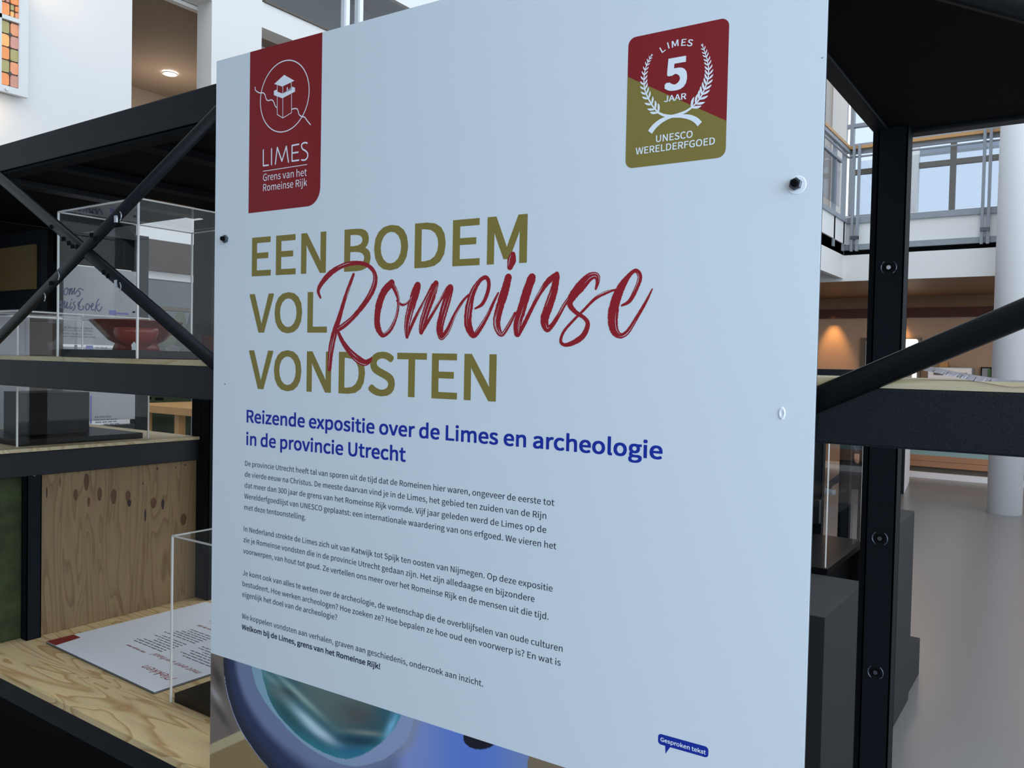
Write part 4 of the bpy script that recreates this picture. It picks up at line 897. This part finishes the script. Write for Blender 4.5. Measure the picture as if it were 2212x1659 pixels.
def leafplant(name, label, x, y, z, h, spread, n, m, seed, pot=True):
    r_ = random.Random(seed); root = thing(name, label, 'plant', (x, y, z))
    bm = bmesh.new()
    for k in range(n):
        t = r_.uniform(0, 6.28); tl = r_.uniform(.2, 1.2); L_ = h*r_.uniform(.5, 1); w_ = L_*.13; base = Vector((x, y, z+(.16 if pot else 0)))
        d = Vector((math.cos(t), math.sin(t), 0)); s_ = Vector((-d.y, d.x, 0)); pr = []
        for q in range(6):
            f = q/5; pr.append((base+d*(spread*tl*f)+Vector((0, 0, L_*(f-.45*f*f*tl))), w_*math.sin(math.pi*(f*.9+.05))))
        A = [bm.verts.new(p+s_*w) for p, w in pr]; B = [bm.verts.new(p-s_*w) for p, w in pr]
        for i in range(5): bm.faces.new((A[i], A[i+1], B[i+1], B[i]))
    obj('leaves', bm, m, root)
    bm = bmesh.new()
    if pot: lathe(bm, [(0, 0), (.10, 0), (.13, .18), (.12, .18), (.1, .14), (0, .14)], (x, y, z), 24); obj('pot', bm, M['darkgrey'], root, True)
    else: tube(bm, [(x, y, z), (x, y, z+h*.4)], .03, 8); obj('stem', bm, M['bark'], root)
    settle(root)
leafplant('potted_plant', 'dark green plant behind the legs of the far wooden table', at('y', 4.35, 352, 900).x, 4.35, FZ, .62, .28, 34, M['leaf'], 2)
leafplant('garden_bush', 'yellow-green bush outside the left window', -8.6, 5.4, FZ, 2.4, 1.3, 160, M['leafy'], 3, False)
leafplant('garden_bush', 'green bush outside the left window, further right', -9.0, 8.9, FZ, 2.0, 1.0, 140, M['leaf'], 4, False)
tag(box('garden_wall', -12.2, -12.0, 2, 14, FZ, 1.6, M['outwall']), 'pale wall outside beyond the left window', 'wall')
for i, (px, sd) in enumerate(((1955, 6), (2075, 9))):
    q = at('y', 17.5, px, 455); leafplant('treetop', ('tall' if i == 0 else 'shorter')+' yellowish shrub top outside the balcony window', q.x, 17.5, 1.6, 1.5 if i == 0 else 1.1, .42, 90, M['leafy'], sd, False)
tag(box('planter_terrace', -6, 4, 16.5, 19, 1.3, 1.6, M['outwall']), 'flat outdoor terrace beyond the balcony window', 'terrace')
# stained glass light box on the left wall
sg = thing('stained_glass_window', 'white-framed stained glass panel with warm lit panes, top left', 'window', (-5.9, 2.5, 1.74))
XW = -5.93
f0 = at('x', XW, 64, 0); f1 = at('x', XW, 59, 211); zb0 = f1.z; yr = (f0.y+f1.y)/2; yl = yr-.62
in_r = at('x', XW, 44, 100).y; in_l = at('x', XW, 4, 100).y; zin = at('x', XW, 30, 189).z; zm0 = at('x', XW, 25, 45).z; zm1 = at('x', XW, 25, 36).z
zt_ = 3.3
box('frame', XW-.03, XW, in_r, yr, zb0, zt_, M['paint'], sg); box('frame', XW-.03, XW, yl, in_r, zb0, zin, M['paint'], sg); box('frame', XW-.03, XW, yl, in_r, zm0, zm1, M['paint'], sg); box('frame', XW-.03, XW, in_l-.045, in_l, zin, zt_, M['paint'], sg)
box('inner_lip', XW-.028, XW-.004, in_r-.005, in_r+.004, zin, zt_, M['column'], sg)
box('backing', XW-.045, XW-.03, yl, in_r+.01, zb0+.02, zt_, M['lead'], sg)
PC_ = [((250, 178, 104), .75), ((228, 152, 110), .6), ((196, 140, 120), .5), ((170, 160, 104), .5), ((236, 146, 84), .65), ((206, 148, 132), .5)]
pm = []
for k, (c, e) in enumerate(PC_): pm.append(mat('stained_pane_%d' % k, srgb(*c), .25, noise=(60, .15), emit=(srgb(*c), e*.28)))
rows = []; z = zin+.004; ph_ = (zm0-zin-.008)/5; cw = (in_r-in_l)/2
pick = [[4, 2], [3, 1], [4, 3], [0, 5], [3, 1], [0, 1], [4, 0], [3, 4], [1, 0], [2, 3]]
def pane(y0, y1, z0, z1, m, cut, dia=False):
    g = .0045; y0 += g; y1 -= g; z0 += g; z1 -= g; c = .010 if cut else .006
    pts = rrect(y0, y1, z0, z1, c, 3); bm = bmesh.new(); prism(bm, pts, 'x', XW-.030, XW-.018); obj('glass_pane', bm, m, sg)
for r_ in range(5):
    for c in range(2): pane(in_l+c*cw, in_l+(c+1)*cw, z+r_*ph_, z+(r_+1)*ph_, pm[pick[r_][c]], True)
for r_ in (1, 4):
    bm = bmesh.new(); cz = z+r_*ph_; cy = in_l+cw; s_ = .016; prism(bm, [(cy, cz-s_), (cy+s_, cz), (cy, cz+s_), (cy-s_, cz)], 'x', XW-.03, XW-.012); obj('lead_diamond', bm, M['lead'], sg)
z = zm1+.004
for r_ in range(4):
    for c in range(2):
        if (r_+c) % 2: 
            for a_, b_ in ((0, 0), (.5, 0), (0, .5), (.5, .5)): pane(in_l+(c+a_)*cw, in_l+(c+a_+.5)*cw, z+(r_+b_)*ph_, z+(r_+b_+.5)*ph_, pm[(r_+int(a_*2)+3*int(b_*2)) % 6], False)
        else: pane(in_l+c*cw, in_l+(c+1)*cw, z+r_*ph_, z+(r_+1)*ph_, pm[4], True)
q = at('x', XW, 14, 193); bm = bmesh.new(); tube(bm, [(XW, q.y, q.z), (XW+.012, q.y, q.z)], .010, 14); obj('knob', bm, M['zinc'], sg)
for k in range(6): box('standoff', -6.0, XW-.045, yl+.1+(k % 2)*.3, yl+.13+(k % 2)*.3, zb0+.1+(k//2)*.5, zb0+.13+(k//2)*.5, M['paint'], sg)
settle(sg)
lamp('lightbox_glow', 'AREA', (-5.965, yr-.3, zb0+.02), 1.6, (1, .62, .28), (-.35, .0, -1), size=.05, shape='RECTANGLE', size_y=.5)
lamp('lightbox_glow', 'AREA', (-5.965, yr-.01, zb0+.8), 1.2, (1, .62, .28), (-.45, 1, 0), size=1.6, shape='RECTANGLE', size_y=.05)
# small walking figure far down the hall, seen through the right case
def person(loc, face, sc):
    root = thing('person', 'small person in a dark coat and trousers walking, seen through the right acrylic case', 'person', loc)
    J = [((0, 0, .92), .15), ((0, 0, 1.12), .14), ((0, 0, 1.36), .15), ((0, 0, 1.46), .06), ((0, .0, 1.54), .05),
         ((.10, 0, .86), .11), ((.12, -.16, .50), .075), ((.12, -.10, .10), .05), ((.12, -.24, .05), .04),
         ((-.10, 0, .86), .11), ((-.13, .12, .50), .075), ((-.13, .40, .30), .05), ((-.13, .44, .20), .04),
         ((.20, 0, 1.38), .07), ((.27, .05, 1.10), .05), ((.29, -.04, .86), .04), ((-.20, 0, 1.38), .07), ((-.28, -.02, 1.10), .05), ((-.28, -.14, .88), .04)]
    E_ = [(0, 1), (1, 2), (2, 3), (3, 4), (0, 5), (5, 6), (6, 7), (7, 8), (0, 9), (9, 10), (10, 11), (11, 12), (2, 13), (13, 14), (14, 15), (2, 16), (16, 17), (17, 18)]
    me = bpy.data.meshes.new('body'); me.from_pydata([Vector(j)*sc for j, _ in J], E_, []); o = bpy.data.objects.new('body', me); COL.objects.link(o); o.parent = root
    sk = o.modifiers.new('s', 'SKIN'); 
    for v, (_, r_) in zip(me.skin_vertices[0].data, J): v.radius = (r_*sc, r_*sc)
    me.skin_vertices[0].data[0].use_root = True
    o.modifiers.new('d', 'SUBSURF').levels = 2; o.modifiers['d'].render_levels = 2; me.materials.append(M['cloth'])
    bm = bmesh.new(); lathe(bm, [(.15*sc, 1.40*sc), (.19*sc, 1.2*sc), (.20*sc, 1.0*sc), (.25*sc, .72*sc), (.24*sc, .72*sc), (.18*sc, 1.0*sc), (.13*sc, 1.38*sc)], (0, 0, 0), 24); obj('coat', bm, M['cloth'], root, True)
    bm = bmesh.new(); bmesh.ops.create_uvsphere(bm, u_segments=20, v_segments=14, radius=1)
    for v in bm.verts:
        x, y, z = v.co; v.co = Vector((x*.078*(1-.25*max(0, -z)), y*.095-(.012 if y < -.8 and -.3 < z < .1 else 0), z*.115+1.64))*sc
    obj('head', bm, M['skin'], root, True)
    bm = bmesh.new(); bmesh.ops.create_uvsphere(bm, u_segments=20, v_segments=14, radius=1)
    for v in bm.verts:
        x, y, z = v.co; v.co = Vector((x*.086, y*.10+.014, z*.11+1.665))*sc
    bmesh.ops.delete(bm, geom=[v for v in bm.verts if v.co.y < -.03*sc and v.co.z < 1.70*sc], context='VERTS'); obj('hair', bm, M['hair'], root, True)
    for x, y, z in ((.12, -.20, .0), (-.13, .46, .12)):
        bm = bmesh.new(); abox(bm, (x-.045)*sc, (x+.045)*sc, (y-.14)*sc, (y+.12)*sc, z*sc, (z+.09)*sc, .02*sc); obj('shoe', bm, M['rail'], root)
    for sx, hx, hy, hz in ((1, .29, -.05, .80), (-1, -.28, -.16, .82)):
        bm = bmesh.new(); abox(bm, (hx-.02)*sc, (hx+.02)*sc, (hy-.04)*sc, (hy+.04)*sc, (hz-.05)*sc, (hz+.04)*sc, .008*sc)
        for k in range(4): tube(bm, [Vector((hx, hy-.03+.02*k, hz-.04))*sc, Vector((hx-.004*sx, hy-.03+.02*k, hz-.09+.008*abs(k-1.5)))*sc, Vector((hx-.02*sx, hy-.03+.02*k, hz-.115+.008*abs(k-1.5)))*sc], [.010*sc, .009*sc, .007*sc], 6)
        tube(bm, [Vector((hx, hy-.035, hz))*sc, Vector((hx-.01*sx, hy-.07, hz-.04))*sc, Vector((hx-.015*sx, hy-.075, hz-.07))*sc], [.011*sc, .009*sc, .007*sc], 6)
        obj('hand', bm, M['skin'], root)
    root.rotation_euler = (0, 0, face); return root
q = at('z', FZ, 1850, 1090); person((q.x, q.y, FZ), math.radians(70), .68)
